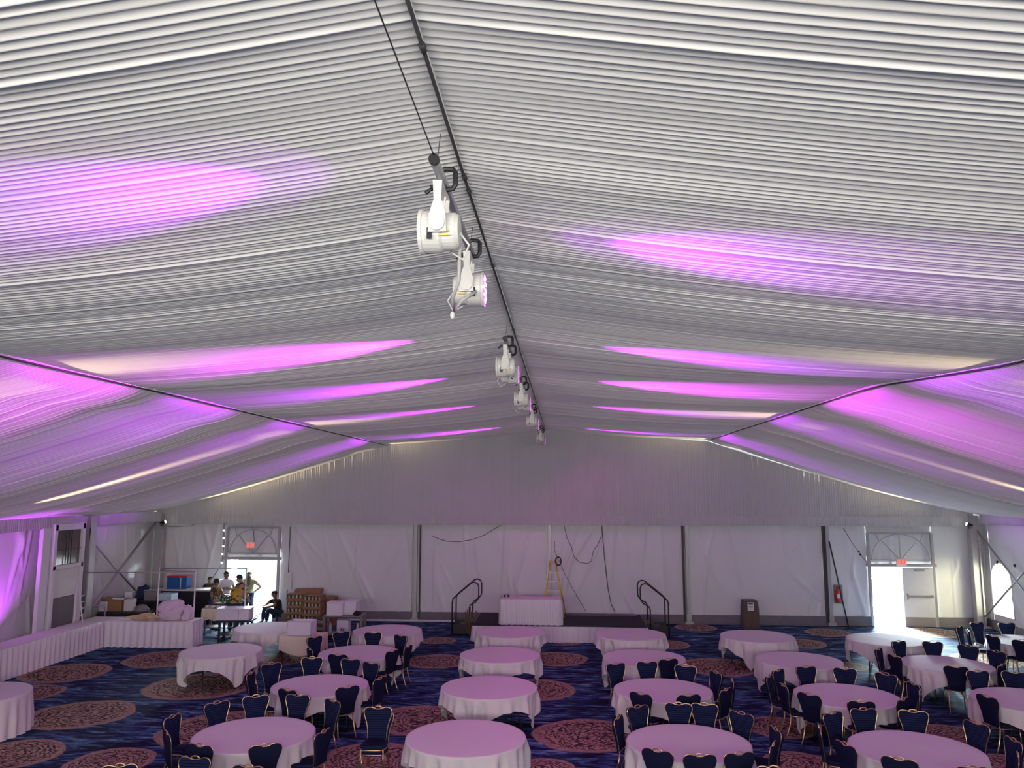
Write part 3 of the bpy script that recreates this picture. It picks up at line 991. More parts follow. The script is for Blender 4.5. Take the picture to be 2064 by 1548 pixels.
# ------------------------------------------------------------------ round tables and cloths
TAB = {'A1': (-4.95, 12.55), 'B1': (-1.58, 12.62), 'C1': (1.86, 12.60), 'D1': (5.20, 12.50),
       'A2': (-4.87, 15.62), 'B2': (-1.52, 15.72), 'C2': (1.86, 15.72), 'D2': (5.26, 15.55), 'E2': (8.50, 15.45),
       'L3': (-8.28, 18.68), 'A3': (-4.91, 18.68), 'B3': (-1.55, 18.72), 'C3': (1.79, 18.62), 'D3': (5.28, 18.58), 'E3': (8.42, 18.38),
       'L4': (-8.34, 21.85), 'A4': (-4.90, 21.62), 'B4': (-1.52, 21.66), 'C4': (1.72, 21.52), 'D4': (5.05, 21.46), 'E4': (8.24, 21.20), 'F4': (11.80, 21.20)}
ROWN = {'1': 'nearest row', '2': 'second row', '3': 'third row', '4': 'farthest row'}
ORD = ['first', 'second', 'third', 'fourth', 'fifth', 'sixth', 'seventh']


def tname(k):
    row = sorted([q for q in TAB if q[1] == k[1]], key=lambda q: TAB[q][0])
    return ORD[row.index(k)], ROWN[k[1]]


# folding table: plywood top on two folding leg frames
def make_table():
    t = thing('round_table', (0, 0, 0), 0, '', 'table', 'round folding banquet tables')
    MB().lathe([(0.90, 0.712), (0.915, 0.716), (0.915, 0.738), (0.905, 0.742)], n=56).build('tabletop', M['wood'], t)
    for sy in (-1, 1):
        for sx in (-1, 1):
            MB().tube([(sx * 0.36, sy * 0.42, 0.712), (sx * 0.37, sy * 0.50, 0.35), (sx * 0.38, sy * 0.56, 0.01)], 0.0145, 8).build('leg', M['dark'], t, True)
        MB().tube([(-0.365, sy * 0.47, 0.5), (0.365, sy * 0.47, 0.5)], 0.010, 6).tube([(0, sy * 0.47, 0.5), (0, sy * 0.10, 0.70)], 0.009, 6).build('leg_brace', M['dark'], t, True)
    return t


def cloth_mesh(seed, half=1.18, R=0.935, floor_len=False):
    rng = np.random.default_rng(seed)
    n = 192
    rows = []
    for r in (0.0001, 0.25, 0.5, 0.7, 0.85, 0.915):
        rows.append([(r * math.cos(2 * PI * k / n), r * math.sin(2 * PI * k / n), 0.749 + 0.0015 * math.sin(5 * r + 3 * math.cos(2 * PI * k / n + seed))) for k in range(n + 1)])
    phs = rng.random(6) * 6.28
    nd = 16
    drop = []
    for k in range(n + 1):
        a = 2 * PI * k / n
        c = max(abs(math.cos(a)), abs(math.sin(a)))
        drop.append(max(0.10, min(half / c - R, 0.70)) if not floor_len else 0.725)
    for j in range(nd + 1):
        t = j / nd
        row = []
        for k in range(n + 1):
            a = 2 * PI * (k % n) / n
            L = drop[k]
            s = t * L
            if floor_len:
                fold = 0.030 * math.sin(26 * a + phs[0]) + 0.010 * math.sin(41 * a + phs[1])
                rad = R + 0.008 + 0.03 * t + fold * min(1, t * 1.6)
            else:
                corner = abs(math.sin(2 * a)) ** 6
                fold = 1.35 * (0.016 * math.sin(17 * a + phs[0]) + 0.012 * math.sin(29 * a + phs[1]) + 0.010 * math.sin(11 * a + phs[2])) * (1 + 1.2 * corner)
                rad = R + 0.006 + s * 0.10 * (1 - 0.9 * corner) + fold * min(1, s / 0.22) - 0.10 * corner * s
            z = 0.746 - s * 0.995 if t > 0 else 0.747
            row.append((rad * math.cos(a), rad * math.sin(a), z))
        rows.append(row)
    return np.array(rows)


def make_cloth(seed, name='tablecloth', m='cloth', **kw):
    P = cloth_mesh(seed, **kw)
    return grid_obj(name, P, M[m])


table0 = make_table()
cloths = [make_cloth(s) for s in (1, 2, 3)]
# rotation of the square cloth: direction (deg) of one hanging corner
ROT = {'A1': -60, 'B1': -97, 'C1': -150, 'D1': -125, 'A2': -20, 'B2': -103, 'C2': -150, 'D2': -85, 'E2': -100,
       'L3': -132, 'A3': -100, 'B3': -100, 'C3': -95, 'D3': -88, 'E3': -60, 'L4': -90, 'A4': -45, 'B4': -138,
       'C4': -130, 'D4': -115, 'E4': -118, 'F4': -95}
for i, (k, (x, y)) in enumerate(TAB.items()):
    o, r = tname(k)
    lab = 'round folding table under white cloth, %s from left in the %s' % (o, r)
    rz = math.radians(RNG.integers(0, 180))
    if i == 0:
        table0.location = (x, y, 0); table0.rotation_euler = (0, 0, rz); table0['label'] = lab
    else:
        copy_tree(table0, (x, y, 0), rz, lab)
    c = cloths[i] if i < 3 else cloths[i % 3].copy()
    if i >= 3: COL.objects.link(c)
    c.location = (x, y, 0.0); c.rotation_euler = (0, 0, math.radians(ROT[k] - 45))
    tag(c, 'white square tablecloth hanging over the %s round table in the %s' % (o, r), 'tablecloth', 'white cloths on the round tables')
# floor-length clothed table cut by the left edge
t = copy_tree(table0, (-11.22, 14.55, 0), 0.3, 'round table under a pleated floor-length cloth at the left edge')
c = make_cloth(9, floor_len=True); c.location = (-11.22, 14.55, 0)
tag(c, 'pleated floor-length white cloth on the table cut by the left edge', 'tablecloth')


# ------------------------------------------------------------------ banquet chairs
def chair_outline():
    half = [(0.150, 0.47), (0.150, 0.56), (0.162, 0.66), (0.188, 0.75), (0.212, 0.82), (0.220, 0.87), (0.208, 0.910), (0.175, 0.935), (0.125, 0.940), (0.075, 0.930), (0.035, 0.915)]
    # smooth with Catmull-Rom
    pts = [(-a, b) for a, b in half][::1] + [(a, b) for a, b in reversed(half)]
    out = []
    n = len(pts)
    for i in range(n - 1):
        p0 = pts[max(i - 1, 0)]; p1 = pts[i]; p2 = pts[i + 1]; p3 = pts[min(i + 2, n - 1)]
        for s_ in (0, 0.5):
            q = []
            for d in (0, 1):
                q.append(0.5 * (2 * p1[d] + (p2[d] - p0[d]) * s_ + (2 * p0[d] - 5 * p1[d] + 4 * p2[d] - p3[d]) * s_ ** 2 + (3 * p1[d] - p0[d] - 3 * p2[d] + p3[d]) * s_ ** 3))
            out.append(tuple(q))
    out.append(pts[-1])
    return out


def backy(z):
    return -0.205 - (z - 0.47) * 0.13


def make_chair():
    """faces +y; origin on the floor below the seat"""
    t = thing('banquet_chair', (0, 0, 0), 0, '', 'chair', 'navy banquet chairs')
    # seat cushion
    so = [(0.20 * (abs(math.cos(a)) ** 0.5) * (1 if math.cos(a) > 0 else -1) * (1.06 if math.sin(a) > 0 else 0.92),
           0.205 * (abs(math.sin(a)) ** 0.6) * (1 if math.sin(a) > 0 else -1) + 0.02) for a in [2 * PI * k / 24 for k in range(24)]]
    MB().pad(so, lambda a, b, tt: (a, b, 0.455 + tt), 0.05, inset=0.05).build('seat', M['rib'], t, True)
    fr = MB().tube([(a * 0.97, b * 0.97, 0.418) for a, b in so], 0.011, 6, closed=True)
    fr.build('seat_frame', M['gold'], t, True)
    ol = chair_outline()
    MB().pad(ol, lambda a, b, tt: (a, backy(b) + tt, b), 0.032, inset=0.05).build('backrest', M['rib'], t, True)
    MB().pad(ol, lambda a, b, tt: (a * 1.05, backy(b) - 0.024 + tt, 0.7 + (b - 0.7) * 1.03), 0.016, inset=0.02).build('back_panel', M['navy'], t, True)
    bf = MB().tube([(a * 1.045, backy(b) + 0.006, 0.7 + (b - 0.7) * 1.035) for a, b in ol], 0.0075, 6)
    bf.tube([(-0.135, backy(0.47), 0.47), (-0.15, -0.19, 0.42)], 0.010, 6).tube([(0.135, backy(0.47), 0.47), (0.15, -0.19, 0.42)], 0.010, 6)
    b_ = bf.build('back_frame', M['gold'], t, True)
    hd = []
    for k in range(16):
        a = 2 * PI * k / 16
        hd.append((0.060 * math.cos(a), backy(0.93), 0.938 + 0.028 * math.sin(a) * (1.0 if math.sin(a) > 0 else 0.9)))
    MB().tube(hd, 0.0095, 6, closed=True).build('handle', M['gold'], t, True)
    for sx in (-1, 1):
        MB().tube([(sx * 0.175, 0.19, 0.42), (sx * 0.182, 0.20, 0.25), (sx * 0.19, 0.205, 0.005)], [0.014, 0.0125, 0.010], 8).build('leg', M['gold'], t, True)
        MB().tube([(sx * 0.150, -0.19, 0.42), (sx * 0.155, -0.215, 0.28), (sx * 0.165, -0.27, 0.12), (sx * 0.175, -0.335, 0.005)], [0.014, 0.0135, 0.012, 0.010], 8).build('leg', M['gold'], t, True)
    return t


CH = [(-6.40,12.71,'A1'), (-6.03,11.86,'A1'), (-5.28,11.36,'A1'), (-5.10,10.85,'-'), (-6.04,13.56,'A1'), (-5.53,14.01,'A1'), (-4.80,14.13,'A1'), (-4.34,11.44,'A1'), (-3.70,12.11,'A1'), (-4.23,10.58,'-'), (-3.08,13.13,'-'), (-6.23,16.54,'A2'), (-6.32,15.68,'A2'), (-5.93,14.99,'A2'), (-5.08,14.63,'A2'), (-4.19,14.88,'A2'), (-4.07,13.82,'A1'), (-3.63,15.42,'A2'), (-5.55,17.16,'A2'), (-4.66,17.08,'A2'), (-4.14,16.77,'A2'), (-5.89,18.04,'A3'), (-6.27,19.53,'A3'), (-5.80,20.23,'A3'), (-4.96,20.22,'A3'), (-4.16,19.87,'A3'), (-5.05,17.72,'A3'), (-4.11,18.11,'A3'), (-3.70,18.53,'A3'), (1.04,17.03,'C2'), (1.72,17.26,'C2'), (2.09,17.83,'C3'), (2.49,16.94,'C2'), (3.01,16.40,'C2'), (2.93,15.03,'C2'), (3.20,15.72,'C2'), (1.34,14.65,'C2'), (2.18,14.60,'C2'), (1.20,13.80,'C1'), (1.92,14.03,'C1'), (2.36,14.03,'C1'), (0.88,13.12,'C1'), (2.88,13.53,'C1'), (1.33,11.68,'C1'), (1.84,11.50,'C1'), (2.40,11.54,'C1'), (2.98,11.96,'C1'), (3.21,12.70,'C1'), (2.74,11.00,'-'), (4.97,17.02,'D2'), (5.73,16.93,'D2'), (4.31,16.66,'D2'), (3.99,16.13,'D2'), (4.07,15.44,'D2'), (4.38,14.82,'D2'), (4.37,13.63,'D1'), (3.91,12.88,'D1'), (4.02,12.05,'D1'), (5.11,14.38,'D2'), (4.97,13.91,'D1'), (5.75,13.84,'D1'), (6.37,16.46,'D2'), (6.58,15.72,'D2'), (6.37,14.99,'D2'), (5.89,14.59,'D2'), (8.05,19.92,'E3'), (7.21,18.98,'E3'), (7.36,18.24,'E3'), (8.84,19.92,'E3'), (8.17,17.51,'E3'), (8.32,16.85,'E2'), (9.04,17.52,'E3'), (9.02,16.81,'E2'), (9.46,19.48,'E3'), (9.78,18.88,'E3'), (10.77,20.81,'F4'), (10.49,21.55,'F4'), (10.55,22.14,'F4'), (11.35,22.82,'F4'), (12.13,22.80,'F4'), (11.17,20.32,'F4'), (7.58,14.93,'E2'), (6.46,13.23,'D1'), (6.57,12.41,'D1'), (6.25,11.72,'D1'), (4.54,11.47,'D1'), (5.35,11.18,'D1'), (-5.97,10.50,'-')]

chair0 = make_chair()
AH = {'G': None}


def octant(dx, dy):
    a = math.degrees(math.atan2(dy, dx)) % 360
    return ['right', 'far right', 'far', 'far left', 'left', 'near left', 'near', 'near right'][int(((a + 22.5) % 360) // 45)]


bykey = {}
for i, (x, y, k) in enumerate(CH):
    if k == '-': continue
    tx, ty = TAB[k]
    bykey.setdefault((k, octant(x - tx, y - ty)), []).append((x, i))
extra = {}
for key, l in bykey.items():
    l.sort()
    if len(l) == 2:
        extra[l[0][1]] = ', left of two'; extra[l[1][1]] = ', right of two'
    elif len(l) > 2:
        for q, (_, i) in enumerate(l):
            extra[i] = ', %s from left' % ORD[q]
SPECIAL = {3: 'navy chair facing the camera, in front of the first table in the nearest row',
           9: 'navy chair barely showing at the bottom edge, below the first nearest table',
           48: 'navy chair with only its gold top showing below the third nearest table',
           87: 'navy chair with gold handle showing alone at the bottom left edge'}
first = True
for i, (x, y, k) in enumerate(CH):
    if i == 10: continue
    if k == '-':
        f = Vector((0.0, -1.0, 0)) if i != 87 else Vector((0.25, -1, 0)).normalized()
        lab = SPECIAL[i]
    else:
        tx, ty = TAB[k]
        f = Vector((tx - x, ty - y, 0))
        if f.length < 1.17:
            k_ = 1.17 / f.length; x, y = tx - f.x * k_, ty - f.y * k_
        f.normalize()
        o, r = tname(k)
        lab = 'navy chair, %s side of the %s round table, %s%s' % (octant(x - tx, y - ty), o, r, extra.get(i, ''))
    jit = math.radians(float(RNG.normal(0, 7)))
    f = Vector((f.x * math.cos(jit) - f.y * math.sin(jit), f.x * math.sin(jit) + f.y * math.cos(jit), 0))
    loc = Vector((x, y, 0)) + f * 0.265
    rz = math.atan2(f.y, f.x) - PI / 2
    if first:
        chair0.location = loc; chair0.rotation_euler = (0, 0, rz); chair0['label'] = lab; first = False
    else:
        copy_tree(chair0, loc, rz, lab)
# two stacked chairs standing alone
x, y, _ = CH[10]
for q in range(2):
    copy_tree(chair0, (x - 0.01 * q, y - 0.265 + 0.05 * (1 - q), 0.085 * q), PI + 0.04 * q,
              'navy chair, %s of the two stacked between first and second nearest tables' % ['lower', 'upper'][q], 'stacked navy chairs')


# ------------------------------------------------------------------ skirted buffet tables
def skirted(name, corners, top_z, z0, amp, per, label, cat, topm='cloth', skm='satin', closed=True, group=None, seed=1, hem=0.004):
    """corners: counter clockwise footprint; top cloth and gathered skirt"""
    cx = sum(c[0] for c in corners) / len(corners); cy = sum(c[1] for c in corners) / len(corners)
    t = thing(name, (cx, cy, z0), 0, label, cat, group)
    loc = [(c[0] - cx, c[1] - cy) for c in corners]
    mb = MB().prism(loc, lambda a, b, tt: (a, b, tt), top_z - 0.035, top_z)
    mb.build('tabletop', M[topm], t)
    path = []
    nrm = []
    for i in range(len(loc)):
        p = Vector((*loc[i], 0)); q = Vector((*loc[(i + 1) % len(loc)], 0))
        d = (q - p); L = d.length; d.normalize(); nn = Vector((d.y, -d.x, 0))
        m_ = max(2, int(L / (per / 6)))
        for k in range(m_):
            path.append(p + d * (L * k / m_)); nrm.append(nn)
    path.append(path[0]); nrm.append(nrm[0])
    rng = np.random.default_rng(seed)
    acc = 0; rows = []
    ph = 0
    phs = []
    for i in range(len(path)):
        if i: acc += (path[i] - path[i - 1]).length
        phs.append(2 * PI * acc / per + 0.7 * math.sin(acc * 2.1) + 0.4 * math.sin(acc * 5.3))
    zs = [top_z - 0.002, top_z - 0.05, top_z - 0.15, top_z * 0.5, 0.06, hem]
    ks = [0.15, 0.4, 0.8, 1.0, 1.15, 1.2]
    for z, k in zip(zs, ks):
        rows.append([tuple(path[i] + nrm[i] * (0.012 + amp * k * (0.5 + 0.5 * math.tanh(2.2 * math.sin(phs[i])))) + Vector((0, 0, z))) for i in range(len(path))])
    grid_obj('skirt', np.array(rows), M[skm], t)
    return t


bx1, bx2 = -13.62, -10.98
skirted('buffet_table', [(-14.35, 16.2), (-13.62, 16.2), (-13.62, 22.55), (-14.35, 22.55)], 0.74, 0, 0.05, 0.20,
        'long buffet table with pleated white skirt running along the left wall', 'table', seed=3)
skirted('buffet_table', [(-14.35, 22.60), (-10.95, 22.60), (-10.95, 23.36), (-14.35, 23.36)], 0.74, 0, 0.05, 0.20,
        'skirted white buffet table across the room holding heaps of linen', 'table', seed=4)


def blob(name, c, r, m, label, cat, seed=0, rough=0.25, parent=None, smooth=True, group=None, n=48):
    """crumpled heap"""
    rng = np.random.default_rng(seed)
    k = rng.normal(0, 1, (9, 3)) * 3.2; p = rng.random(9) * 6.28
    mb = MB().ell((0, 0, 0), (1, 1, 1), n, n // 2)
    vs = []
    for v in mb.v:
        d = np.array(v)
        s = 1 + rough * sum(math.sin(float(k[i] @ d) + p[i]) for i in range(9)) / 4 + 0.10 * abs(math.sin(7 * d[0] + 5 * d[1] + 6 * d[2] + 2 * math.sin(5 * d[2]))) - 0.05 * abs(math.sin(11 * d[1] - 9 * d[2] + p[0]))
        x, y, z = d * s
        vs.append((x * r[0], y * r[1], max(z * r[2], -r[2] * 0.55)))
    zmin = min(v[2] for v in vs)
    mb.v = [(v[0], v[1], v[2] - zmin) for v in vs]
    o = mb.build(name, m, parent, smooth)
    o.location = c
    if parent is None: tag(o, label, cat, group)
    return o


blob('linen_heap', (-11.68, 22.95, 0.745), (0.42, 0.26, 0.33), M['pinkl'], 'heap of bundled pale pink linen on the end of the buffet table', 'linen', 2)
blob('linen_bundle', (-11.30, 23.02, 0.745), (0.16, 0.16, 0.26), M['pinkl'], 'small rolled pink linen bundle at the right of the big heap', 'linen', 5)
tw = MB()
rng = np.random.default_rng(4)
for q in range(12):
    a = rng.random() * 3.1; p0 = np.array([(-12.45 + rng.normal(0, .2)), 22.9 + rng.normal(0, .12), 0.77 + 0.02 * (q % 4)])
    pts = []
    for s_ in np.linspace(-0.28, 0.28, 8):
        pts.append((p0[0] + s_ * math.cos(a) * 1.3 + 0.05 * math.sin(9 * s_ + q), p0[1] + s_ * math.sin(a) * .5, p0[2] + 0.035 + 0.04 * math.sin(7 * s_ + q)))
    tw.tube(pts, [0.012, 0.028, 0.032, 0.03, 0.034, 0.03, 0.026, 0.010], 7)
tag(tw.build('twisted_linen', M['beige'], None, True), 'tangle of twisted beige sashes beside the pink linen heap', 'linen')
blob('linen_heap', (-12.10, 23.1, 0.745), (0.13, 0.12, 0.16), M['beige'], 'small yellowish linen bundle left of the pink heap', 'linen', 8)


def box_thing(name, c, d, m, label, cat, rz=0.0, taper=1.0, lid=None, rim=False, group=None, bev=0.01, extra=None):
    t = thing(name, c, rz, label, cat, group)
    w, l, h = d
    if rim:
        hh = h * 0.9
        b = MB()
        # open tub: four walls and a floor, flared
        for sx, sy, ww, ll in ((-1, 0, .012, l), (1, 0, .012, l), (0, -1, w, .012), (0, 1, w, .012)):
            b.box((sx * (w / 2 - .006), sy * (l / 2 - .006), h / 2), (ww, ll, h))
        b.box((0, 0, 0.008), (w, l, 0.016))
        b.build('body', m, t)
        r_ = MB().tube([(-w / 2, -l / 2, h), (w / 2, -l / 2, h), (w / 2, l / 2, h), (-w / 2, l / 2, h)], 0.014, 6, closed=True)
        r_.build('rim', m, t)
    else:
        MB().box((0, 0, h / 2), (w, l, h), taper=taper, bev=bev).build('body', m, t)
    if lid is not None:
        MB().box((0, 0, h + 0.02), (w * 1.05, l * 1.05, 0.05), bev=0.015).build('lid', lid, t)
    return t


# low dark table with boxes behind the corner of the buffet
lt = thing('work_table', (-14.0, 24.6, 0), 0, 'dark low table behind the buffet corner holding cartons and tubs', 'table')
MB().box((0, 0, 0.72), (1.7, 0.75, 0.04)).build('tabletop', M['dark'], lt)
for sx in (-1, 1):
    for sy in (-1, 1):
        MB().box((sx * 0.8, sy * 0.32, 0.35), (0.04, 0.04, 0.70)).build('leg', M['dark'], lt)
MB().prism([(-.85, 0.02), (.85, 0.02), (.85, 0.70), (-.85, 0.70)], lambda a, b, tt: (a, tt, b), -0.40, -0.39).build('drape', M['blackcloth'], lt)
box_thing('carton', (-14.33, 24.45, 0.745), (0.42, 0.34, 0.36), M['card'], 'brown cardboard carton on the dark low table', 'box', 0.06)
box_thing('carton', (-13.93, 24.5, 0.745), (0.26, 0.3, 0.36), M['white'], 'white carton right beside the brown cardboard carton', 'box', 0.04)
box_thing('tub', (-14.68, 24.45, 0.745), (0.26, 0.36, 0.30), M['lilac'], 'pale tub left of the brown cardboard carton', 'box', -0.05)
blob('rag_heap', (-14.66, 24.5, 1.05), (0.22, 0.14, 0.07), M['card'], 'crumpled brown paper lying on the pale tub', 'paper', 12)
MBp = MB().box((0, 0, 0), (0.34, 0.26, 0.02))
o = MBp.build('paper_tray', M['paper']); o.location = (-14.30, 24.45, 1.125); o.rotation_euler = (0, 0.12, 0.3)
tag(o, 'flat white paper tray lying on the brown carton', 'tray')
bt = thing('storage_table', (-13.9, 25.7, 0), 0, 'tall dark storage table against the back corner carrying grey bins', 'table')
MB().box((0, 0, 0.90), (1.85, 0.6, 0.05)).build('tabletop', M['dark'], bt)
for sx in (-1, 1):
    for sy in (-1, 1):
        MB().box((sx * 0.86, sy * 0.26, 0.44), (0.05, 0.05, 0.88)).build('leg', M['dark'], bt)
MB().box((0, -0.31, 0.46), (1.85, 0.02, 0.88)).build('drape', M['blackcloth'], bt)
box_thing('storage_bin', (-14.60, 25.65, 0.93), (0.24, 0.3, 0.26), M['whitepaint'], 'small white bin at the left end of the storage table', 'bin', 0.1)
blob('duffel_bag', (-14.20, 25.8, 0.93), (0.26, 0.18, 0.26), M['navyp'], 'dark navy bag on the storage table', 'bag', 15)
box_thing('storage_bin', (-13.80, 25.6, 0.93), (0.42, 0.34, 0.30), M['grey'], 'grey square bin right of the navy bag', 'bin', 0.03, lid=M['silver'])
box_thing('wrapped_tray_stack', (-13.28, 25.6, 0.93), (0.52, 0.40, 0.22), M['film'], 'stack of trays in shiny clear film on the storage table', 'trays', -0.08)
blob('dark_bag', (-13.1, 24.9, 0.0), (0.5, 0.3, 0.5), M['blackcloth'], 'black sack on the floor under the cartons', 'bag', 17)
for q, (x_, y_, z_, r_, mm, lb) in enumerate([(-12.55, 24.3, 0.0, (0.45, 0.3, 0.55), 'blackcloth', 'black cloth heap behind the pink linen'),
                                            (-13.45, 24.35, 0.745, (0.20, 0.14, 0.14), 'grey', 'grey crumpled cover at the right end of the low dark table')]):
    blob('cloth_heap', (x_, y_, z_), r_, M[mm], lb, 'cloth', 20 + q)
# black draped counter with white top cloth
dc = thing('draped_counter', (-13.15, 26.75, 0), 0, 'tall counter draped in black with a white top edge', 'counter')
MB().box((0, 0, 0.57), (1.9, 0.6, 1.12), bev=0.01).build('drape', M['blackcloth'], dc)
MB().box((0, 0, 1.14), (1.96, 0.66, 0.05), bev=0.01).build('top_cloth', M['cloth'], dc)
cool = box_thing('cooler', (-13.48, 26.75, 1.168), (0.68, 0.42, 0.40), M['blue'], 'blue cooler with red lid standing on the black counter', 'cooler', 0.05, lid=M['red'])
MB().box((0.14, -0.215, 0.2), (0.03, 0.01, 0.38)).build('strap', M['white'], cool)

# pipe frames
def pipe_frame(name, posts, rails, label, r=0.022):
    t = thing(name, (posts[0][0], posts[0][1], 0), 0, label, 'frame')
    bx, by = posts[0][0], posts[0][1]
    for (x, y, h) in posts:
        MB().tube([(x - bx, y - by, 0), (x - bx, y - by, h)], r, 8).tube([(x - bx, y - by, 0), (x - bx, y - by, 0.012)], 0.14, 14).build('post', M['whitepaint'], t, False)
    for p, q in rails:
        MB().tube([(p[0] - bx, p[1] - by, p[2]), (q[0] - bx, q[1] - by, q[2])], r * .7, 8).build('rail', M['alu'], t, True)
    return t


a_ = at(395, 1150, z=2.12); b_ = at(322, 1144, z=2.16); c_ = at(497, 1144, z=2.16); d_ = at(160, 1152, z=2.12)
pipe_frame('drape_frame', [(a_.x, a_.y, 2.12), (b_.x, b_.y, 2.16), (c_.x, c_.y, 2.16)],
           [((b_.x, b_.y, 2.13), (c_.x, c_.y, 2.13)), ((b_.x, b_.y, 2.08), (a_.x, a_.y, 2.08)), ((d_.x, d_.y, 2.08), (a_.x - 0.0, a_.y, 2.08))],
           'white pipe frame with crossbars standing over the back corner tables')

# cream clothed tray table with greens
ct = thing('tray_table', (-10.95, 24.75, 0), 0, 'narrow table with scalloped cream cloth behind the pink linen', 'table')
MB().box((0, 0, 0.80), (1.15, 0.5, 0.03)).build('tabletop', M['wood'], ct)
for sx in (-1, 1):
    for sy in (-1, 1):
        MB().box((sx * 0.5, sy * 0.2, 0.4), (0.03, 0.03, 0.8)).build('leg', M['dark'], ct)
n_ = 60; rows = []
for z_, k_ in ((0.822, 0), (0.78, .3), (0.68, .7), (0.0, 1)):
    row = []
    for i in range(n_ + 1):
        u_ = -0.6 + 1.2 * i / n_
        dz = 0.30 + 0.06 * abs(math.sin(u_ * 9)) + (0.16 if abs(u_ - 0.25) < 0.1 else 0) * (1 - abs(u_ - .25) / .1)
        zz = z_ if k_ < 1 else 0.82 - dz
        row.append((u_, -0.262 - 0.02 * k_ * (1 + math.sin(u_ * 30)), zz))
    rows.append(row)
grid_obj('tray_cloth', np.array(rows), M['cream'], ct)
MB().box((0, 0, 0.825), (1.22, 0.55, 0.012)).build('cloth_top', M['cream'], ct)
MB().box((0, 0, 0.25), (1.05, 0.45, 0.02)).build('shelf', M['dark'], ct)
for q in range(5):
    cup = MB().lathe([(0.045, 0), (0.075, 0.03), (0.08, 0.07), (0.07, 0.07), (0.04, 0.02)], n=16).build('bowl', M['white'])
    cup.location = (-11.42 + q * 0.17, 24.62, 0.835)
    tag(cup, 'small white bowl, %s from left on the cream tray table' % ORD[q], 'bowl', 'bowls on the cream tray table')
pl = thing('potted_greens', (-10.95, 24.95, 0.835), 0, 'bunch of green leaves lying on a flat crate above the cream table', 'plant')
MB().box((0, 0, 0.06), (0.9, 0.35, 0.12)).build('crate', M['dark'], pl)
lf = MB(); rng = np.random.default_rng(5)
for q in range(230):
    x_, y_ = rng.normal(0.12, 0.2), rng.normal(0, 0.10); z_ = 0.12 + abs(rng.normal(0.0, 0.09)); a = rng.random() * 6.28; s_ = 0.03 + 0.04 * rng.random()
    u_ = Vector((math.cos(a), math.sin(a), rng.normal(0, .5))) * s_; v_ = Vector((-math.sin(a), math.cos(a), rng.normal(0, .5))) * s_ * .45
    c_0 = Vector((x_, y_, z_))
    lf.add([c_0 - u_, c_0 + v_ - u_ * .1, c_0 + u_, c_0 - v_ - u_ * .1], [(0, 1, 2, 3)])
lf.build('leaves', M['leaf'], pl)

# black wheeled cart carrying lidded lilac tub
kt = thing('service_cart', (-10.10, 23.75, 0), 0.12, 'black wheeled cart carrying a long pale lidded tub', 'cart')
MB().box((0, 0, 0.62), (1.10, 0.62, 0.05), bev=0.01).build('deck', M['black'], kt)
MB().box((0, 0, 0.22), (1.0, 0.55, 0.03)).build('shelf', M['black'], kt)
for sx in (-1, 1):
    for sy in (-1, 1):
        MB().box((sx * 0.42, sy * 0.24, 0.36), (0.06, 0.05, 0.52)).build('leg', M['black'], kt)
        MB().lathe([(0.02, -0.02), (0.05, -0.018), (0.055, 0), (0.05, 0.018), (0.02, 0.02)], (sx * 0.42, sy * 0.24, 0.056), 16, 'y').build('wheel', M['black'], kt)
MB().tube([(0.55, -0.26, 0.62), (0.66, -0.26, 0.78), (0.66, 0.26, 0.78), (0.55, 0.26, 0.62)], 0.015, 8).build('push_handle', M['whitepaint'], kt, True)
tb_ = box_thing('lidded_tub', (-10.14, 23.74, 0.65), (0.98, 0.55, 0.30), M['lilac'], 'long pale tub with rounded lid on the black cart', 'tub', 0.12, lid=M['lilac'])
MB().box((0.18, -0.28, 0.16), (0.012, 0.01, 0.28)).build('seam', M['grey'], tb_)

# ------------------------------------------------------------------ trays of glassware, carts and boxes in front of the wall
def tray_box(x, y, z, rz, m, label, group, w=0.62, l=0.44, h=0.215):
    t = thing('glass_crate', (x, y, z), rz, label, 'crate', group)
    b = MB()
    b.box((0, 0, 0.01), (w, l, 0.02)); b.box((0, 0, h - 0.008), (w, l, 0.012))
    b.box((-w / 2 + .01, 0, h / 2), (0.02, l, h)); b.box((w / 2 - .01, 0, h / 2), (0.02, l, h)); b.box((0, l / 2 - .01, h / 2), (w, 0.02, h))
    b.box((0, -l / 2 + 0.01, 0.045), (w, 0.02, 0.07))
    b.build('carton_body', m, t)
    gl = MB()
    for k in range(5):
        gx = -w / 2 + w * (k + .5) / 5
        gl.lathe([(0.02, 0.02), (0.036, 0.06), (0.042, 0.12), (0.036, 0.175), (0.012, 0.18)], (gx, -l / 2 + 0.09, 0.0), 10)
    gl.build('glasses', M['glassware'], t)
    return t


LV = ['lowest', 'second', 'third', 'fourth', 'top']
for q in range(5):
    tray_box(-9.05, 26.2, 0.02 + 0.217 * q, 0.18, M['card'], 'brown glassware crate, %s level of the left stack' % LV[q], 'crates in the left stack')
for q in range(5):
    tray_box(-8.36, 25.85, 0.02 + 0.217 * q, -0.06, M['card'], 'brown glassware crate, %s level of the right stack' % LV[q], 'crates in the right stack')
box_thing('carton', (-8.85, 26.75, 0.02), (0.9, 0.5, 1.16), M['card'], 'tall brown carton behind the left crate stack', 'box', 0.1)
box_thing('carton', (-8.0, 26.5, 0.02), (0.4, 0.5, 0.95), M['card'], 'brown carton column behind the right crate stack', 'box', 0)
tray_box(-7.95, 25.3, 0.02, -0.03, M['carddark'], 'dark brown crate on the floor beside the utility cart', None, w=0.42)
tray_box(-7.95, 25.3, 0.24, -0.03, M['carddark'], 'dark brown crate atop the one beside the utility cart', None, w=0.42)

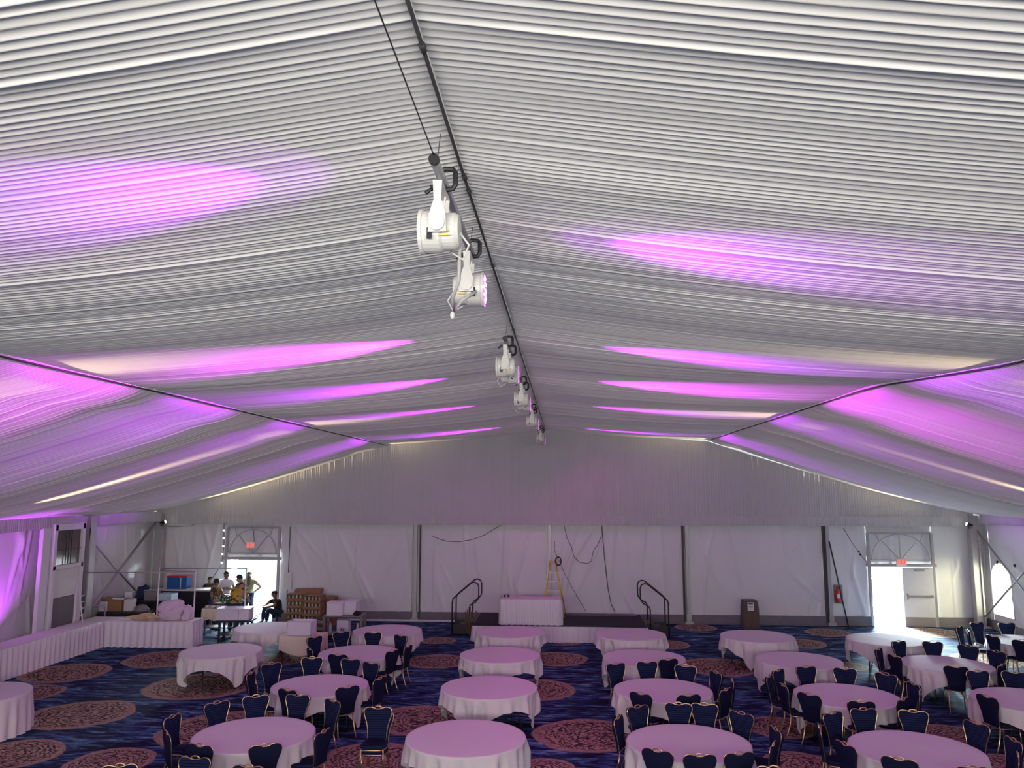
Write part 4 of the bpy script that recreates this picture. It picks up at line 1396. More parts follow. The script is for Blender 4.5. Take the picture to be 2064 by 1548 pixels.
uc = thing('utility_cart', (-6.85, 24.25, 0), 0.05, 'grey utility cart with shelves carrying white tubs', 'cart')
for z_ in (0.18, 0.72):
    MB().box((0, 0, z_), (1.25, 0.62, 0.045), bev=0.015).build('shelf', M['grey'], uc)
for sx in (-1, 1):
    for sy in (-1, 1):
        MB().box((sx * 0.57, sy * 0.27, 0.40), (0.09, 0.06, 0.66), bev=0.012).build('leg', M['grey'], uc)
        MB().lathe([(0.02, -0.02), (0.06, -0.018), (0.065, 0), (0.06, 0.018), (0.02, 0.02)], (sx * 0.5, sy * 0.24, 0.066), 16, 'y').build('wheel', M['black'], uc)
box_thing('bus_tub', (-7.10, 24.15, 0.745), (0.50, 0.42, 0.36), M['lilac'], 'pale tub with lid at the left of the utility cart', 'tub', 0.03, lid=M['lilac'])
box_thing('bus_tub', (-6.66, 24.35, 0.745), (0.42, 0.36, 0.40), M['lilac'], 'pale tub standing behind on the right of the utility cart', 'tub', -0.1, rim=True)
blob('black_rag', (-6.42, 24.1, 0.745), (0.10, 0.10, 0.09), M['blackcloth'], 'black rag beside the pale tubs on the utility cart', 'cloth', 31)
wbx = box_thing('letter_box', (-6.83, 24.1, 0.205), (0.36, 0.3, 0.40), M['lilac'], 'white box marked with an M on the cart shelf', 'box', 0)
MB().box((-0.045, -0.153, 0.12), (0.018, 0.006, 0.11)).box((0.045, -0.153, 0.12), (0.018, 0.006, 0.11)).tube([(-0.045, -0.154, 0.17), (0, -0.154, 0.10)], 0.009, 4).tube([(0.045, -0.154, 0.17), (0, -0.154, 0.10)], 0.009, 4).build('lettering', M['black'], wbx)
for q in range(2):
    bo = MB().lathe([(0.035, 0), (0.04, 0.02), (0.04, 0.22), (0.015, 0.28), (0.015, 0.31)], n=12).build('bottle', M['white'])
    bo.location = (-7.25 + 0.85 * q, 24.1, 0.205); tag(bo, 'pale bottle at the %s end of the utility cart shelf' % ('left' if q == 0 else 'right'), 'bottle')
# small clothed stand with a white box
sc = thing('side_table', (-7.02, 20.95, 0), 0.0, 'small table with cream cloth carrying a white box', 'table')
MB().box((0, 0, 0.715), (1.1, 0.6, 0.03)).build('tabletop', M['wood'], sc)
for sx in (-1, 1):
    MB().tube([(sx * 0.48, -0.24, 0.0), (sx * 0.46, -0.24, 0.7)], 0.014, 6).build('leg', M['dark'], sc, True)
    MB().tube([(sx * 0.48, 0.24, 0.0), (sx * 0.46, 0.24, 0.7)], 0.014, 6).build('leg', M['dark'], sc, True)
rows = []
for z_, o_ in ((0.742, -0.02), (0.735, 0.0), (0.60, 0.014), (0.40, 0.02)):
    row = []
    loop = [(-0.56, -0.31), (0.56, -0.31), (0.56, 0.31), (-0.56, 0.31), (-0.56, -0.31)]
    for i in range(4):
        for k in range(24):
            f_ = k / 24
            x_ = loop[i][0] * (1 - f_) + loop[i + 1][0] * f_; y_ = loop[i][1] * (1 - f_) + loop[i + 1][1] * f_
            s_ = 1 + o_ + 0.015 * math.sin(k * 1.6) * (0.74 - z_) * 2
            zz = z_ - (0.16 * abs(math.sin(i * 1.3 + f_ * 3.1)) if z_ < .5 else 0)
            row.append((x_ * s_, y_ * s_, zz))
    row.append(row[0]); rows.append(row)
grid_obj('table_cover', np.array(rows), M['cream'], sc)
MB().box((0, 0, 0.739), (1.12, 0.62, 0.008)).build('cover_top', M['cream'], sc)
box_thing('bus_tub', (-7.05, 20.85, 0.745), (0.66, 0.42, 0.36), M['lilac'], 'white box with flared rim on the small cream table', 'tub', -0.06, taper=0.88, lid=None, rim=True)

# ------------------------------------------------------------------ stage
st = thing('stage', (-0.05, 25.3, 0), 0, 'low black stage platform with gathered white skirt', 'stage')
SX0, SX1, SY0, SY1, SZ = -2.85, 2.45, 24.15, 26.5, 0.48
ox, oy = -0.05, 25.3
MB().box(((SX0 + SX1) / 2 - ox, (SY0 + SY1) / 2 - oy, SZ - 0.04), (SX1 - SX0, SY1 - SY0, 0.08)).build('deck', M['blackcloth'], st)
MB().box(((SX0 + SX1) / 2 - ox, (SY0 + SY1) / 2 - oy + .05, SZ / 2 - 0.04), (SX1 - SX0 - .3, SY1 - SY0 - .3, SZ - 0.09)).build('riser_frame', M['dark'], st)
path = [(SX0, SY1), (SX0, SY0), (SX1, SY0), (SX1, SY1)]
rows = [[] for _ in range(4)]
acc = 0
for i in range(3):
    p = Vector((*path[i], 0)); q = Vector((*path[i + 1], 0)); d = q - p; L = d.length; d.normalize(); nn = Vector((d.y, -d.x, 0)); nn = -nn if False else nn
    m_ = int(L / 0.02)
    for k in range(m_ + 1):
        a = acc + L * k / m_
        w_ = math.sin(a * 42 + 2 * math.sin(a * 3.7)) * 0.5 + 0.5
        for r_, (z_, am_) in enumerate(((SZ - 0.01, 0.005), (SZ - 0.08, 0.03), (0.2, 0.05), (0.01, 0.07))):
            rows[r_].append(tuple(p + d * (L * k / m_) - nn * 0 + nn * (0.01 + am_ * w_) + Vector((-ox, -oy, z_))))
    acc += L
grid_obj('skirt', np.array(rows), M['satin'], st)
MB().box((1.15, 0.95, SZ + 0.012), (2.5, 0.35, 0.02)).build('deck_cover', M['black'], st)
# table on stage
skirted('head_table', [(-2.0, 24.3), (-0.15, 24.3), (-0.15, 25.0), (-2.0, 25.0)], 0.76, SZ, 0.05, 0.17,
        'white skirted table standing on the black stage', 'table', seed=7)
hp = MB().ell((-0.06, 0, 0.04), (0.035, 0.03, 0.04)).ell((0.06, 0, 0.04), (0.035, 0.03, 0.04)).tube([(-0.06, 0, 0.05), (-0.04, 0, 0.09), (0.04, 0, 0.09), (0.06, 0, 0.05)], 0.008, 6)
o = hp.build('headset', M['black'], None, True); o.location = (-1.85, 24.75, SZ + 0.76)
tag(o, 'small black headset at the left end of the stage table', 'headset')


def stair_rails(x_in, x_out, label, lab2):
    """steps down from the stage end with a looped handrail on each side"""
    s_ = 1 if x_out > x_in else -1
    t = thing('stage_steps', ((x_in + x_out) / 2, 25.6, 0), 0, lab2, 'steps')
    cx = (x_in + x_out) / 2
    for k in range(3):
        x_ = x_in + s_ * (0.12 + 0.26 * k) - cx
        MB().box((x_, 0, SZ - 0.12 * (k + 1) + 0.02 + 0.0), (0.27, 0.85, 0.04)).build('step', M['black'], t)
    for sy in (-1, 1):
        MB().box((s_ * 0.0, sy * 0.43, 0.19), (0.8, 0.03, 0.30)).build('side_panel', M['black'], t)
        y_ = sy * 0.46
        xi, xo = x_in - s_ * 0.03 - cx, x_out - cx
        pts = [(xi + s_ * 0.18, y_, 0.22), (xi + s_ * 0.18, y_, 0.86), (xi + s_ * 0.15, y_, 0.93), (xi - s_ * 0.02, y_, 1.03), (xi - s_ * 0.10, y_, 1.13),
               (xi - s_ * 0.12, y_, 1.22), (xi - s_ * 0.12, y_, 1.50), (xi - s_ * 0.08, y_, 1.60), (xi + s_ * 0.02, y_, 1.645), (xi + s_ * 0.12, y_, 1.62),
               (xo - s_ * 0.08, y_, 1.20), (xo, y_, 1.12), (xo + s_ * 0.02, y_, 1.02), (xo + s_ * 0.02, y_, 0.02)]
        MB().tube(pts, 0.022, 8).build('handrail', M['black'], t, True)


stair_rails(-2.92, -3.60, '', 'black steps with looped handrails at the left end of the stage')
stair_rails(2.50, 3.20, '', 'black steps with looped handrails at the right end of the stage')
pt = thing('twig_bundle', (-3.05, 25.0, 0.0), 0, 'dark twiggy bundle leaning by the left stage steps', 'bundle')
tg = MB(); rng = np.random.default_rng(9)
for q in range(26):
    a = rng.random() * 6.28; h_ = 0.35 + rng.random() * 0.55; e_ = 0.25
    tg.tube([(0, 0, 0.02), (e_ * .4 * math.cos(a), e_ * .4 * math.sin(a), h_ * .5), (e_ * math.cos(a) * rng.random(), e_ * math.sin(a) * rng.random(), h_)], 0.010, 5)
tg.build('twigs', M['carddark'], pt)

# step ladder on the stage
ld = thing('step_ladder', (-0.40, 25.95, SZ), 0, 'yellow step ladder standing open on the stage behind the table', 'ladder')
for sx in (-1, 1):
    MB().tube([(sx * 0.10, 0, 1.72), (sx * 0.34, -0.30, 0.01)], 0.028, 6).build('front_rail', M['yellow'], ld, True)
    MB().tube([(sx * 0.09, 0.04, 1.66), (sx * 0.40, 0.42, 0.01)], 0.020, 6).build('rear_rail', M['yellow'], ld, True)
for k in range(5):
    f_ = (k + 1) / 6
    MB().box((0, -0.30 * f_, 1.70 * (1 - f_)), (0.22 + 0.44 * f_, 0.07, 0.03)).build('step', M['alu'], ld)
MB().box((0, 0.0, 1.74), (0.26, 0.2, 0.05), bev=0.01).build('top_cap', M['yellow'], ld)
cl = [(0.17 + 0.09 * math.cos(a), -0.06, 1.78 + 0.13 * math.sin(a)) for a in np.linspace(0, 2 * PI, 20)[:-1]]
tag(MB().tube([(p[0] - 0.40, p[1] + 25.9, p[2] + SZ) for p in cl], 0.022, 7, closed=True).build('cable_coil', M['black'], None, True),
    'black cable coil hung on the top of the yellow ladder', 'cable')

# ------------------------------------------------------------------ bin, extinguisher, electric box, cables, exits
tc_ = at(1491, 1243, z=0.15); tx_, ty_ = 6.05, 26.6
bn = thing('litter_bin', (tx_, ty_, 0), 0, 'tall dark brown litter bin with a white notice', 'bin')
b = MB()
for z0_, z1_, k0, k1 in ((0.06, 0.80, 1.0, 0.90), (0.80, 0.98, 0.90, 0.80)):
    vs = []
    for z_, k in ((z0_, k0), (z1_, k1)):
        vs += [(sx * 0.27 * k, sy * 0.25 * k, z_) for sx, sy in ((-1, -1), (1, -1), (1, 1), (-1, 1))]
    b.add(vs, [(3, 2, 1, 0), (4, 5, 6, 7), (0, 1, 5, 4), (1, 2, 6, 5), (2, 3, 7, 6), (3, 0, 4, 7)])
b.build('bin_body', M['bin'], bn)
sl = MB()
for k in range(5):
    sl.box((-0.18 + 0.09 * k, -0.252, 0.42), (0.03, 0.02, 0.66))
sl.build('slats', M['carddark'], bn)
MB().box((0, -0.26, 0.035), (0.5, 0.5, 0.07)).build('base', M['black'], bn).location = (0, 0.26, 0)
nt_ = MB().box((-0.02, -0.262, 0.80), (0.20, 0.012, 0.26)).build('notice', M['paper'], bn)
lines = MB()
for k, (w_, h_) in enumerate(((0.15, 0.035), (0.14, 0.010), (0.15, 0.010), (0.12, 0.010), (0.14, 0.010))):
    lines.box((-0.02, -0.27, 0.89 - 0.042 * k), (w_, 0.004, h_))
lines.build('notice_print', M['dark'], nt_)

fe = thing('fire_extinguisher', (9.26, D - 0.18, 0.78), 0, 'red fire extinguisher on a grey board on the back wall', 'extinguisher')
MB().box((0.03, 0.05, 0.27), (0.30, 0.02, 0.62), bev=0.005).build('backboard', M['grey'], fe)
MB().lathe([(0.03, 0), (0.075, 0.01), (0.08, 0.04), (0.08, 0.36), (0.06, 0.42), (0.025, 0.44), (0.025, 0.47)], (-0.02, -0.04, 0), 20).build('cylinder', M['red'], fe, True)
MB().box((-0.02, -0.05, 0.50), (0.03, 0.14, 0.03)).tube([(0.0, -0.05, 0.47), (0.09, -0.06, 0.42), (0.09, -0.06, 0.15)], 0.010, 6).build('hose', M['black'], fe)
MB().box((-0.02, -0.122, 0.22), (0.09, 0.004, 0.14)).build('tag_plate', M['paper'], fe)

eb = thing('electrical_box', (-9.92, D - 0.14, 1.05), 0, 'pale grey electrical box on the wall right of the open doorway', 'box')
MB().box((0, 0, 0.29), (0.28, 0.14, 0.58), bev=0.01).build('enclosure', M['whitepaint'], eb)
MB().box((0, -0.075, 0.29), (0.24, 0.01, 0.52)).build('cover', M['white'], eb)
MB().tube([(0.0, 0, 0.58), (0, 0.02, 2.2)], 0.014, 6).tube([(-0.03, 0.03, 0), (-0.03, 0.03, -0.9)], 0.014, 6).build('conduit', M['dark'], eb)


def exit_sign(c, label):
    t = thing('exit_sign', c, 0, label, 'exit sign', 'illuminated exit signs')
    MB().box((0, 0, 0), (0.34, 0.05, 0.22), bev=0.01).build('sign_box', M['whitepaint'], t)
    MB().box((0, -0.028, 0), (0.31, 0.006, 0.185)).build('sign_face', M['sign_face'], t)
    L_ = MB(); y_ = -0.034; h_ = 0.13; k_ = 0.016

    def bar(x0, z0, x1, z1):
        d = Vector((x1 - x0, 0, z1 - z0)); n_0 = Vector((-d.z, 0, d.x)).normalized() * k_ / 2
        a0, a1 = Vector((x0, 0, z0)), Vector((x1, 0, z1))
        q = [a0 - n_0, a1 - n_0, a1 + n_0, a0 + n_0]
        L_.add([(p.x, y_, p.z) for p in q] + [(p.x, y_ + 0.004, p.z) for p in q], [(3, 2, 1, 0), (4, 5, 6, 7), (0, 1, 5, 4), (1, 2, 6, 5), (2, 3, 7, 6), (3, 0, 4, 7)])
    x = -0.125; H_ = h_ / 2
    bar(x, -H_, x, H_); bar(x, H_, x + .055, H_); bar(x, 0, x + .048, 0); bar(x, -H_, x + .055, -H_)
    x = -0.05; bar(x, -H_, x + .058, H_); bar(x, H_, x + .058, -H_)
    x = 0.04; bar(x, -H_, x, H_)
    x = 0.10; bar(x, -H_, x, H_); bar(x - .033, H_, x + .033, H_)
    L_.build('lettering', M['sign_red'], t)
    return t


exit_sign((-11.35, D - 0.165, 2.60), 'lit red EXIT sign above the left open doorway')
e2 = exit_sign((11.42, D - 0.195, 2.14), 'lit red EXIT sign above the right double door')
tag(MB().tube([(-11.28, D - 0.2, 3.25), (-11.2, D - 0.2, 2.8), (-11.22, D - .17, 2.64)], 0.008, 6).build('sign_cable', M['dark'], None, True), 'dark cable feeding the left EXIT sign', 'cable')


def wall_cable(pts, label, r=0.010, y=D - 0.09):
    P_ = [tuple(at(px, py, y=y)) for px, py in pts]
    o = MB().tube(P_, r, 6).build('wall_cable', M['dark'], None, True)
    return tag(o, label, 'cable', 'cables hanging on the back wall')


wall_cable([(872, 1081), (885, 1086), (900, 1091), (925, 1092), (950, 1088), (975, 1079), (1010, 1058)], 'sagging dark cable on the wall left of the centre post')
wall_cable([(1137, 1060), (1143, 1085), (1152, 1103), (1157, 1122), (1168, 1133), (1185, 1136), (1192, 1131), (1196, 1110), (1205, 1098), (1212, 1080)], 'looping thin cable on the wall right of the centre post')
wall_cable([(1118, 1090), (1118, 1110), (1140, 1160), (1162, 1200), (1181, 1232)], 'straight diagonal cable right of the yellow ladder', 0.008)
wall_cable([(1213, 1060), (1216, 1098), (1220, 1140), (1226, 1190), (1232, 1218), (1240, 1234)], 'dark hanging cable left of the right stage handrails', 0.014)
wall_cable([(1378, 1152), (1379, 1170), (1379, 1190)], 'short dark cord beside the third wall post', 0.014)
wall_cable([(1700, 1065), (1718, 1095), (1731, 1112), (1748, 1135)], 'thin cord with two black plugs left of the right door', 0.008)
pg = MB().ell(tuple(at(1731, 1112, y=D - 0.1)), (0.03, 0.03, 0.03)).ell(tuple(at(1734, 1118, y=D - 0.1)), (0.03, 0.03, 0.03))
tag(pg.build('plug', M['black'], None, True), 'two black plugs on the cord left of the right door', 'plug')
sw = MB().tube([at(312, 1058, y=D - .1), at(345, 1062, y=D - .1), at(385, 1060, y=D - .1), at(402, 1053, y=D - .1), at(440, 1053, y=D - .1), at(505, 1052, y=D - .1)], 0.008, 6)
tag(sw.build('wall_cable', M['dark'], None, True), 'thin cord sagging under the valance in the left corner', 'cable', 'cables hanging on the back wall')
for (px_, py_, nm_) in ((2010, 1133, 'above the arched window'), (2045, 1140, 'right of the arched window')):
    c_1 = at(px_, py_, x=XR - 0.03)
    tag(MB().ell(tuple(c_1), (0.03, 0.06, 0.05)).build('wall_clip', M['black'], None, True), 'small black clip on the right wall, %s' % nm_, 'clip')

# string of bulbs left of the open doorway
sb = thing('string_lights', tuple(at(452, 1060, y=27.3)), 0, 'cord with small white bulbs hanging left of the open doorway', 'string lights')
o0 = Vector(sb.location)
cp = [(452, 1055), (451, 1070), (452, 1086), (451, 1101), (449, 1117), (447, 1134), (444, 1142), (428, 1165)]
MB().tube([at(px, py, y=27.3) - o0 for px, py in cp], 0.012, 6).build('cord', M['dark'], sb, True)
for px, py in [(451, 1069), (451, 1085), (450, 1101), (448, 1117), (447, 1134)]:
    p_ = at(px, py, y=27.27) - o0
    MB().ell(tuple(p_), (0.045, 0.04, 0.035)).build('bulb', M['bulb'], sb, True)
    
# handrail and leaning poles in the left corner
hr = thing('handrail', (-14.45, 23.55, 0), 0, 'looped grey handrail behind the left buffet table', 'handrail')
MB().tube([(-.25, -1.3, 0.0), (-.25, -1.3, 0.85), (-.25, -1.15, 0.98), (-.1, .0, 1.05), (0.1, 0.2, 0.98), (0.12, 0.25, 0.9), (0.12, 0.25, 0.0)], 0.025, 8).build('rail_tube', M['steel'], hr, True)
a_1, b_1 = at(155, 1172, x=-14.3), at(152, 1250, x=-14.3)
tag(MB().tube([a_1, (a_1.x, a_1.y, 0.0)], 0.035, 8).build('standing_pole', M['whitepaint'], None, True), 'short white pole standing beside the left wall column', 'pole')
tag(MB().tube([at(160, 1190, x=-14.2), (at(176, 1245, x=-14.0).x, at(176, 1245, x=-14.0).y, 0.0)], 0.02, 8).build('standing_pole', M['whitepaint'], None, True), 'thin pole leaning beside the white pole in the left corner', 'pole')
sg = at(147, 1215, x=-14.6)
pn_ = thing('control_panel', (-14.58, 23.0, 0.82), 0, 'black control panel with pale frame on the left wall column', 'panel')
MB().box((0, 0, 0.3), (0.05, 0.26, 0.62)).build('panel_frame', M['white'], pn_)
for z_ in (0.12, 0.33, 0.5):
    MB().box((0.028, 0, z_), (0.01, 0.2, 0.13)).build('panel_module', M['black'], pn_)
# crate and bottles by the seated person
box_thing('toolbox', (-9.85, 27.05, 0.0), (0.42, 0.3, 0.32), M['grey'], 'grey toolbox on the floor by the doorway edge', 'box', 0.1)
bo = MB().lathe([(0.045, 0), (0.05, 0.02), (0.05, 0.28), (0.02, 0.36), (0.02, 0.42)], n=12).build('bottle', M['white']); bo.location = (-9.72, 27.0, 0.33)
tag(bo, 'white bottle standing on the grey toolbox', 'bottle')
dp = MB().box((0, 0, 0.02), (1.4, 0.7, 0.04)); o = dp.build('floor_mat', M['blackcloth']); o.location = (-9.6, 26.5, 0.0)
tag(o, 'black mat on the floor right of the open doorway', 'mat')

# ------------------------------------------------------------------ outside the doors
tr = thing('equipment_case', (-14.75, 35.2, -0.06), 0.1, 'tall pale teal case standing outside the left doorway', 'case')
MB().box((0, 0, 0.60), (0.72, 0.6, 0.96), bev=0.03).build('case_body', M['truck'], tr)
MB().box((0, -0.31, 0.66), (0.5, 0.02, 0.6)).build('case_panel', M['teal'], tr)
for sx in (-1, 1):
    MB().lathe([(0.02, -0.02), (0.055, -0.018), (0.06, 0), (0.055, 0.018), (0.02, 0.02)], (sx * 0.28, -0.2, 0.06), 14, 'x').build('wheel', M['black'], tr)
cr = thing('storage_chest', (-13.45, 33.6, -0.06), 0.2, 'small pale blue chest on the ground outside the left doorway', 'chest')
MB().box((0, 0, 0.24), (0.55, 0.4, 0.44), bev=0.02).build('chest_body', M['teal'], cr)
MB().box((0, 0, 0.49), (0.58, 0.43, 0.06), bev=0.02).build('lid', M['truck'], cr)
rl = thing('railing', (14.0, 33.0, -0.06), 0, 'pale railing outside the right doorway', 'railing')
rb = MB().tube([(-3, 0, 1.05), (3, 0, 1.05)], 0.035, 6)
for k in range(16):
    rb.tube([(-3 + 0.4 * k, 0, 0), (-3 + 0.4 * k, 0, 1.05)], 0.03, 6)
rb.build('bars', M['whitepaint'], rl)


# ------------------------------------------------------------------ people
def skin_mesh(name, verts, edges, radii, m, parent, sub=1):
    me = bpy.data.meshes.new(name)
    me.from_pydata(verts, edges, [])
    o = bpy.data.objects.new(name, me); COL.objects.link(o)
    me.materials.append(m)
    if parent is not None: o.parent = parent
    md = o.modifiers.new('skin', 'SKIN'); md.use_smooth_shade = True
    for i, r in enumerate(radii):
        sv = me.skin_vertices[0].data[i]
        r = r if isinstance(r, tuple) else (r, r)
        k_ = 1.22 if r[0] > 0.012 else 1.1
        sv.radius = (r[0] * k_, r[1] * k_)
        sv.use_root = (i == 0)
    s_ = o.modifiers.new('sub', 'SUBSURF'); s_.levels = sub; s_.render_levels = sub
    return o


class Chain:
    def __init__(s): s.v = []; s.e = []; s.r = []

    def p(s, c, r, prev=None):
        s.v.append(tuple(c)); s.r.append(r)
        if prev is not None: s.e.append((prev, len(s.v) - 1))
        return len(s.v) - 1


def person(loc, rz, label, J, skin, shirt, trousers, hair, scale=1.0, long_hair=False, cap=None):
    t = thing('person', loc, rz, label, 'person')
    V = {k: Vector(v) * scale for k, v in J.items()}
    for k in list(V): pass
    c = Chain()
    sc_ = scale
    pel = c.p(V['pelvis'], (0.13 * sc_, 0.10 * sc_))
    sp = c.p((V['pelvis'] * .5 + V['chest'] * .5), (0.115 * sc_, 0.085 * sc_), pel)
    ch = c.p(V['chest'], (0.145 * sc_, 0.10 * sc_), sp)
    nb = c.p(V['neck'], (0.055 * sc_, 0.055 * sc_), ch)
    up = (V['head'] - V['neck']).normalized()
    h0 = c.p(V['neck'] + up * 0.07 * sc_, 0.056 * sc_, nb)
    h1 = c.p(V['head'] - up * 0.05 * sc_, (0.072 * sc_, 0.078 * sc_), h0)
    h2 = c.p(V['head'] + up * 0.03 * sc_, (0.078 * sc_, 0.092 * sc_), h1)
    h3 = c.p(V['head'] + up * 0.095 * sc_, (0.055 * sc_, 0.065 * sc_), h2)
    fd = Vector(J.get('face', (0, -1, 0))).normalized()
    sd = fd.cross(up).normalized()
    nose = c.p(V['head'] + fd * 0.11 * sc_ - up * 0.02 * sc_, 0.012 * sc_, h1)
    for s_ in (-1, 1):
        c.p(V['head'] + sd * s_ * 0.088 * sc_ - up * 0.02 * sc_, (0.010 * sc_, 0.022 * sc_), h1)
    for S_ in ('l', 'r'):
        sh = c.p(V['sh' + S_], 0.058 * sc_, ch)
        el = c.p(V['el' + S_], 0.043 * sc_, sh)
        wr_ = c.p(V['wr' + S_], 0.029 * sc_, el)
        d = (V['wr' + S_] - V['el' + S_]).normalized()
        side = d.cross(Vector((0, 0, 1)));
        if side.length < .2: side = d.cross(Vector((0, 1, 0)))
        side.normalize(); bend = d.cross(side)
        pm = c.p(V['wr' + S_] + d * 0.065 * sc_, (0.038 * sc_, 0.018 * sc_), wr_)
        for f_ in range(4):
            off = side * (f_ - 1.5) * 0.021 * sc_
            L1 = (0.045, 0.052, 0.049, 0.038)[f_] * sc_
            k1 = c.p(V['wr' + S_] + d * (0.10 * sc_) + off, 0.009 * sc_, pm)
            k2 = c.p(V['wr' + S_] + d * (0.10 * sc_ + L1) + off * 1.1 + bend * 0.012 * sc_, 0.008 * sc_, k1)
            c.p(V['wr' + S_] + d * (0.10 * sc_ + L1 * 1.55) + off * 1.1 + bend * 0.035 * sc_, 0.007 * sc_, k2)
        t1_ = c.p(V['wr' + S_] + d * 0.05 * sc_ - side * 0.045 * sc_, 0.010 * sc_, pm)
        c.p(V['wr' + S_] + d * 0.085 * sc_ - side * 0.062 * sc_, 0.008 * sc_, t1_)
        hp_ = c.p(V['hp' + S_], 0.088 * sc_, pel)
        kn = c.p(V['kn' + S_], 0.058 * sc_, hp_)
        an = c.p(V['an' + S_], 0.038 * sc_, kn)
        c.p(V['an' + S_] + Vector(J.get('foot', (0, -0.15, -0.03))) * sc_, 0.034 * sc_, an)
    skin_mesh('body', c.v, c.e, c.r, skin, t, 1)
    # eyes and mouth
    fm = MB()
    for s_ in (-1, 1):
        fm.ell(tuple(V['head'] + fd * 0.088 * sc_ + sd * s_ * 0.032 * sc_ + up * 0.005 * sc_), (0.011, 0.011, 0.008), 8, 6)
    fm.ell(tuple(V['head'] + fd * 0.086 * sc_ - up * 0.062 * sc_), (0.022, 0.022, 0.006), 8, 6)
    fm.build('face_features', M['hair'], t, True)
    # hair
    hm = MB(); cc = V['head'] + up * 0.045 * sc_ - fd * 0.018 * sc_
    hm.ell(tuple(cc), (0.098 * sc_, 0.102 * sc_, 0.092 * sc_), 18, 12)
    if long_hair:
        hm.tube([V['head'] - fd * .05, V['head'] - fd * 0.10 * sc_ - up * .10, V['neck'] - fd * 0.10 * sc_ - up * 0.10, V['neck'] - fd * 0.11 - up * 0.22], [0.09, 0.095, 0.09, 0.04], 12)
    hm.build('hair', hair, t, True)
    if cap is not None:
        MB().ell(tuple(cc + up * 0.03), (0.105, 0.108, 0.075), 18, 10).box(tuple(cc + fd * 0.11 + up * 0.01), (0.12, 0.12, 0.012)).build('cap', cap, t, True)
    # shirt
    c = Chain()
    a0 = c.p(V['chest'] * .55 + V['pelvis'] * .45, (0.142 * sc_, 0.108 * sc_))
    a2 = c.p(V['pelvis'] * .98 + V['chest'] * .02, (0.152 * sc_, 0.122 * sc_), a0)
    a1 = c.p(V['chest'], (0.168 * sc_, 0.122 * sc_), a0)
    c.p(V['neck'] * .97 + V['chest'] * .03, 0.070 * sc_, a1)
    for S_ in ('l', 'r'):
        s0 = c.p(V['sh' + S_], 0.076 * sc_, a1)
        c.p(V['sh' + S_] * .35 + V['el' + S_] * .65, 0.068 * sc_, s0)
    skin_mesh('shirt', c.v, c.e, c.r, shirt, t, 1)
    c = Chain()
    a0 = c.p(V['pelvis'], (0.142 * sc_, 0.115 * sc_))
    for S_ in ('l', 'r'):
        h_ = c.p(V['hp' + S_], 0.102 * sc_, a0)
        k_ = c.p(V['kn' + S_], 0.074 * sc_, h_)
        c.p(V['an' + S_] * .9 + V['kn' + S_] * .1, 0.062 * sc_, k_)
    skin_mesh('trousers', c.v, c.e, c.r, trousers, t, 1)
    for S_ in ('l', 'r'):
        f_ = Vector(J.get('foot', (0, -0.15, -0.03))) * sc_
        a = V['an' + S_]
        MB().ell((a.x + f_.x * .55, a.y + f_.y * .55, max(a.z - 0.045, 0.035)), (0.05, 0.14, 0.045), 14, 8).build('shoe', M['black'], t, True)
    return t


def pose(**kw):
    J = dict(pelvis=(0, 0, 0.95), chest=(0, 0, 1.28), neck=(0, 0, 1.45), head=(0, -0.01, 1.585),
             shl=(-0.18, 0, 1.38), ell=(-0.25, 0.02, 1.10), wrl=(-0.26, -0.06, 0.86), shr=(0.18, 0, 1.38), elr=(0.25, 0.02, 1.10), wrr=(0.26, -0.06, 0.86),
             hpl=(-0.09, 0, 0.88), knl=(-0.10, -0.02, 0.48), anl=(-0.11, 0.02, 0.08), hpr=(0.09, 0, 0.88), knr=(0.10, -0.02, 0.48), anr=(0.11, 0.02, 0.08))
    J.update(kw)
    return J


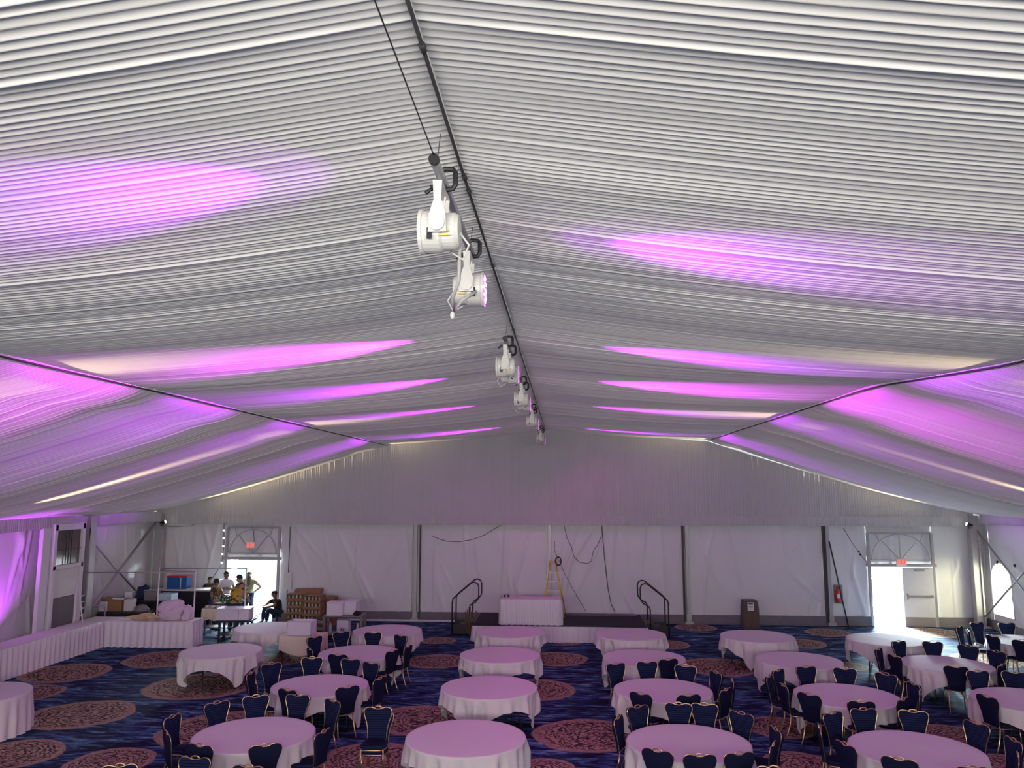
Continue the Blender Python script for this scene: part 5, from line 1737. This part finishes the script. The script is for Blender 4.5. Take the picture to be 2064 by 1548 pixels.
fold = dict(ell=(-0.27, -0.04, 1.12), wrl=(0.02, -0.19, 1.16), elr=(0.27, -0.04, 1.12), wrr=(-0.02, -0.22, 1.12))
person((-12.62, 27.28, 0), 0.5, 'person in black shirt standing behind the black counter at far left', pose(), M['skin_a'], M['teeblack'], M['jeans'], M['hair'], 0.88)
person((-11.55, 25.45, 0), 2.6, 'person in brown patterned shirt seen from behind, reaching right',
       pose(ell=(-0.25, -0.12, 1.15), wrl=(-0.18, -0.36, 1.12), elr=(0.26, -0.1, 1.12), wrr=(0.2, -0.35, 1.1)), M['skin_a'], M['pat_a'], M['jeans'], M['hair'], 0.97)
person((-11.97, 27.15, 0), 0.55, 'person in white shirt with folded arms at the left of the doorway', pose(**fold), M['skin_a'], M['teewhite'], M['jeans'], M['hair'], 1.0)
person((-10.62, 24.75, 0), 2.9, 'person in mustard patterned shirt bending forward, back to camera',
       pose(chest=(0, -0.16, 1.22), neck=(0, -0.30, 1.33), head=(0.05, -0.42, 1.42), shl=(-0.19, -0.2, 1.30), shr=(0.19, -0.2, 1.30), ell=(-0.24, -0.36, 1.08), wrl=(-0.14, -0.55, 0.98), elr=(0.24, -0.36, 1.08), wrr=(0.14, -0.55, 0.98)),
       M['skin_b'], M['pat_b'], M['jeans'], M['hair'], 1.03)
person((-10.9, 25.95, 0), -0.5, 'person with cap and white patterned shirt looking down', pose(head=(-0.02, -0.07, 1.60), face=(-0.35, -0.8, -0.5), ell=(-0.24, -0.06, 1.12), wrl=(-0.12, -0.28, 1.05), elr=(0.25, -0.04, 1.1), wrr=(0.12, -0.27, 1.03)),
       M['skin_b'], M['pat_c'], M['jeans'], M['hair'], 1.0, cap=M['black'])
person((-11.33, 27.62, 0), 3.4, 'person with long hair and yellow-green shirt, hand on hip, in the doorway',
       pose(ell=(-0.44, 0.08, 1.16), wrl=(-0.20, -0.02, 0.98)), M['skin_b'], M['teegreen'], M['jeans'], M['hairb'], 0.97, long_hair=True)
person((-10.08, 26.95, 0.0), -0.75, 'person in dark clothes sitting low by the doorway, arms on knees',
       pose(pelvis=(0, 0.12, 0.34), chest=(0, 0.04, 0.66), neck=(0, -0.02, 0.82), head=(0, -0.06, 0.97), shl=(-0.18, 0.02, 0.76), shr=(0.18, 0.02, 0.76),
            ell=(-0.27, -0.22, 0.62), wrl=(-0.06, -0.42, 0.62), elr=(0.27, -0.22, 0.62), wrr=(0.08, -0.44, 0.58),
            hpl=(-0.10, 0.06, 0.32), knl=(-0.16, -0.34, 0.52), anl=(-0.14, -0.38, 0.08), hpr=(0.10, 0.06, 0.32), knr=(0.16, -0.34, 0.52), anr=(0.14, -0.38, 0.08)),
       M['skin_a'], M['teeblack'], M['jeans'], M['hair'], 1.0)
box_thing('low_crate', (-10.0, 27.1, 0.0), (0.36, 0.34, 0.22), M['dark'], 'low dark crate under the sitting person', 'crate', -0.75)
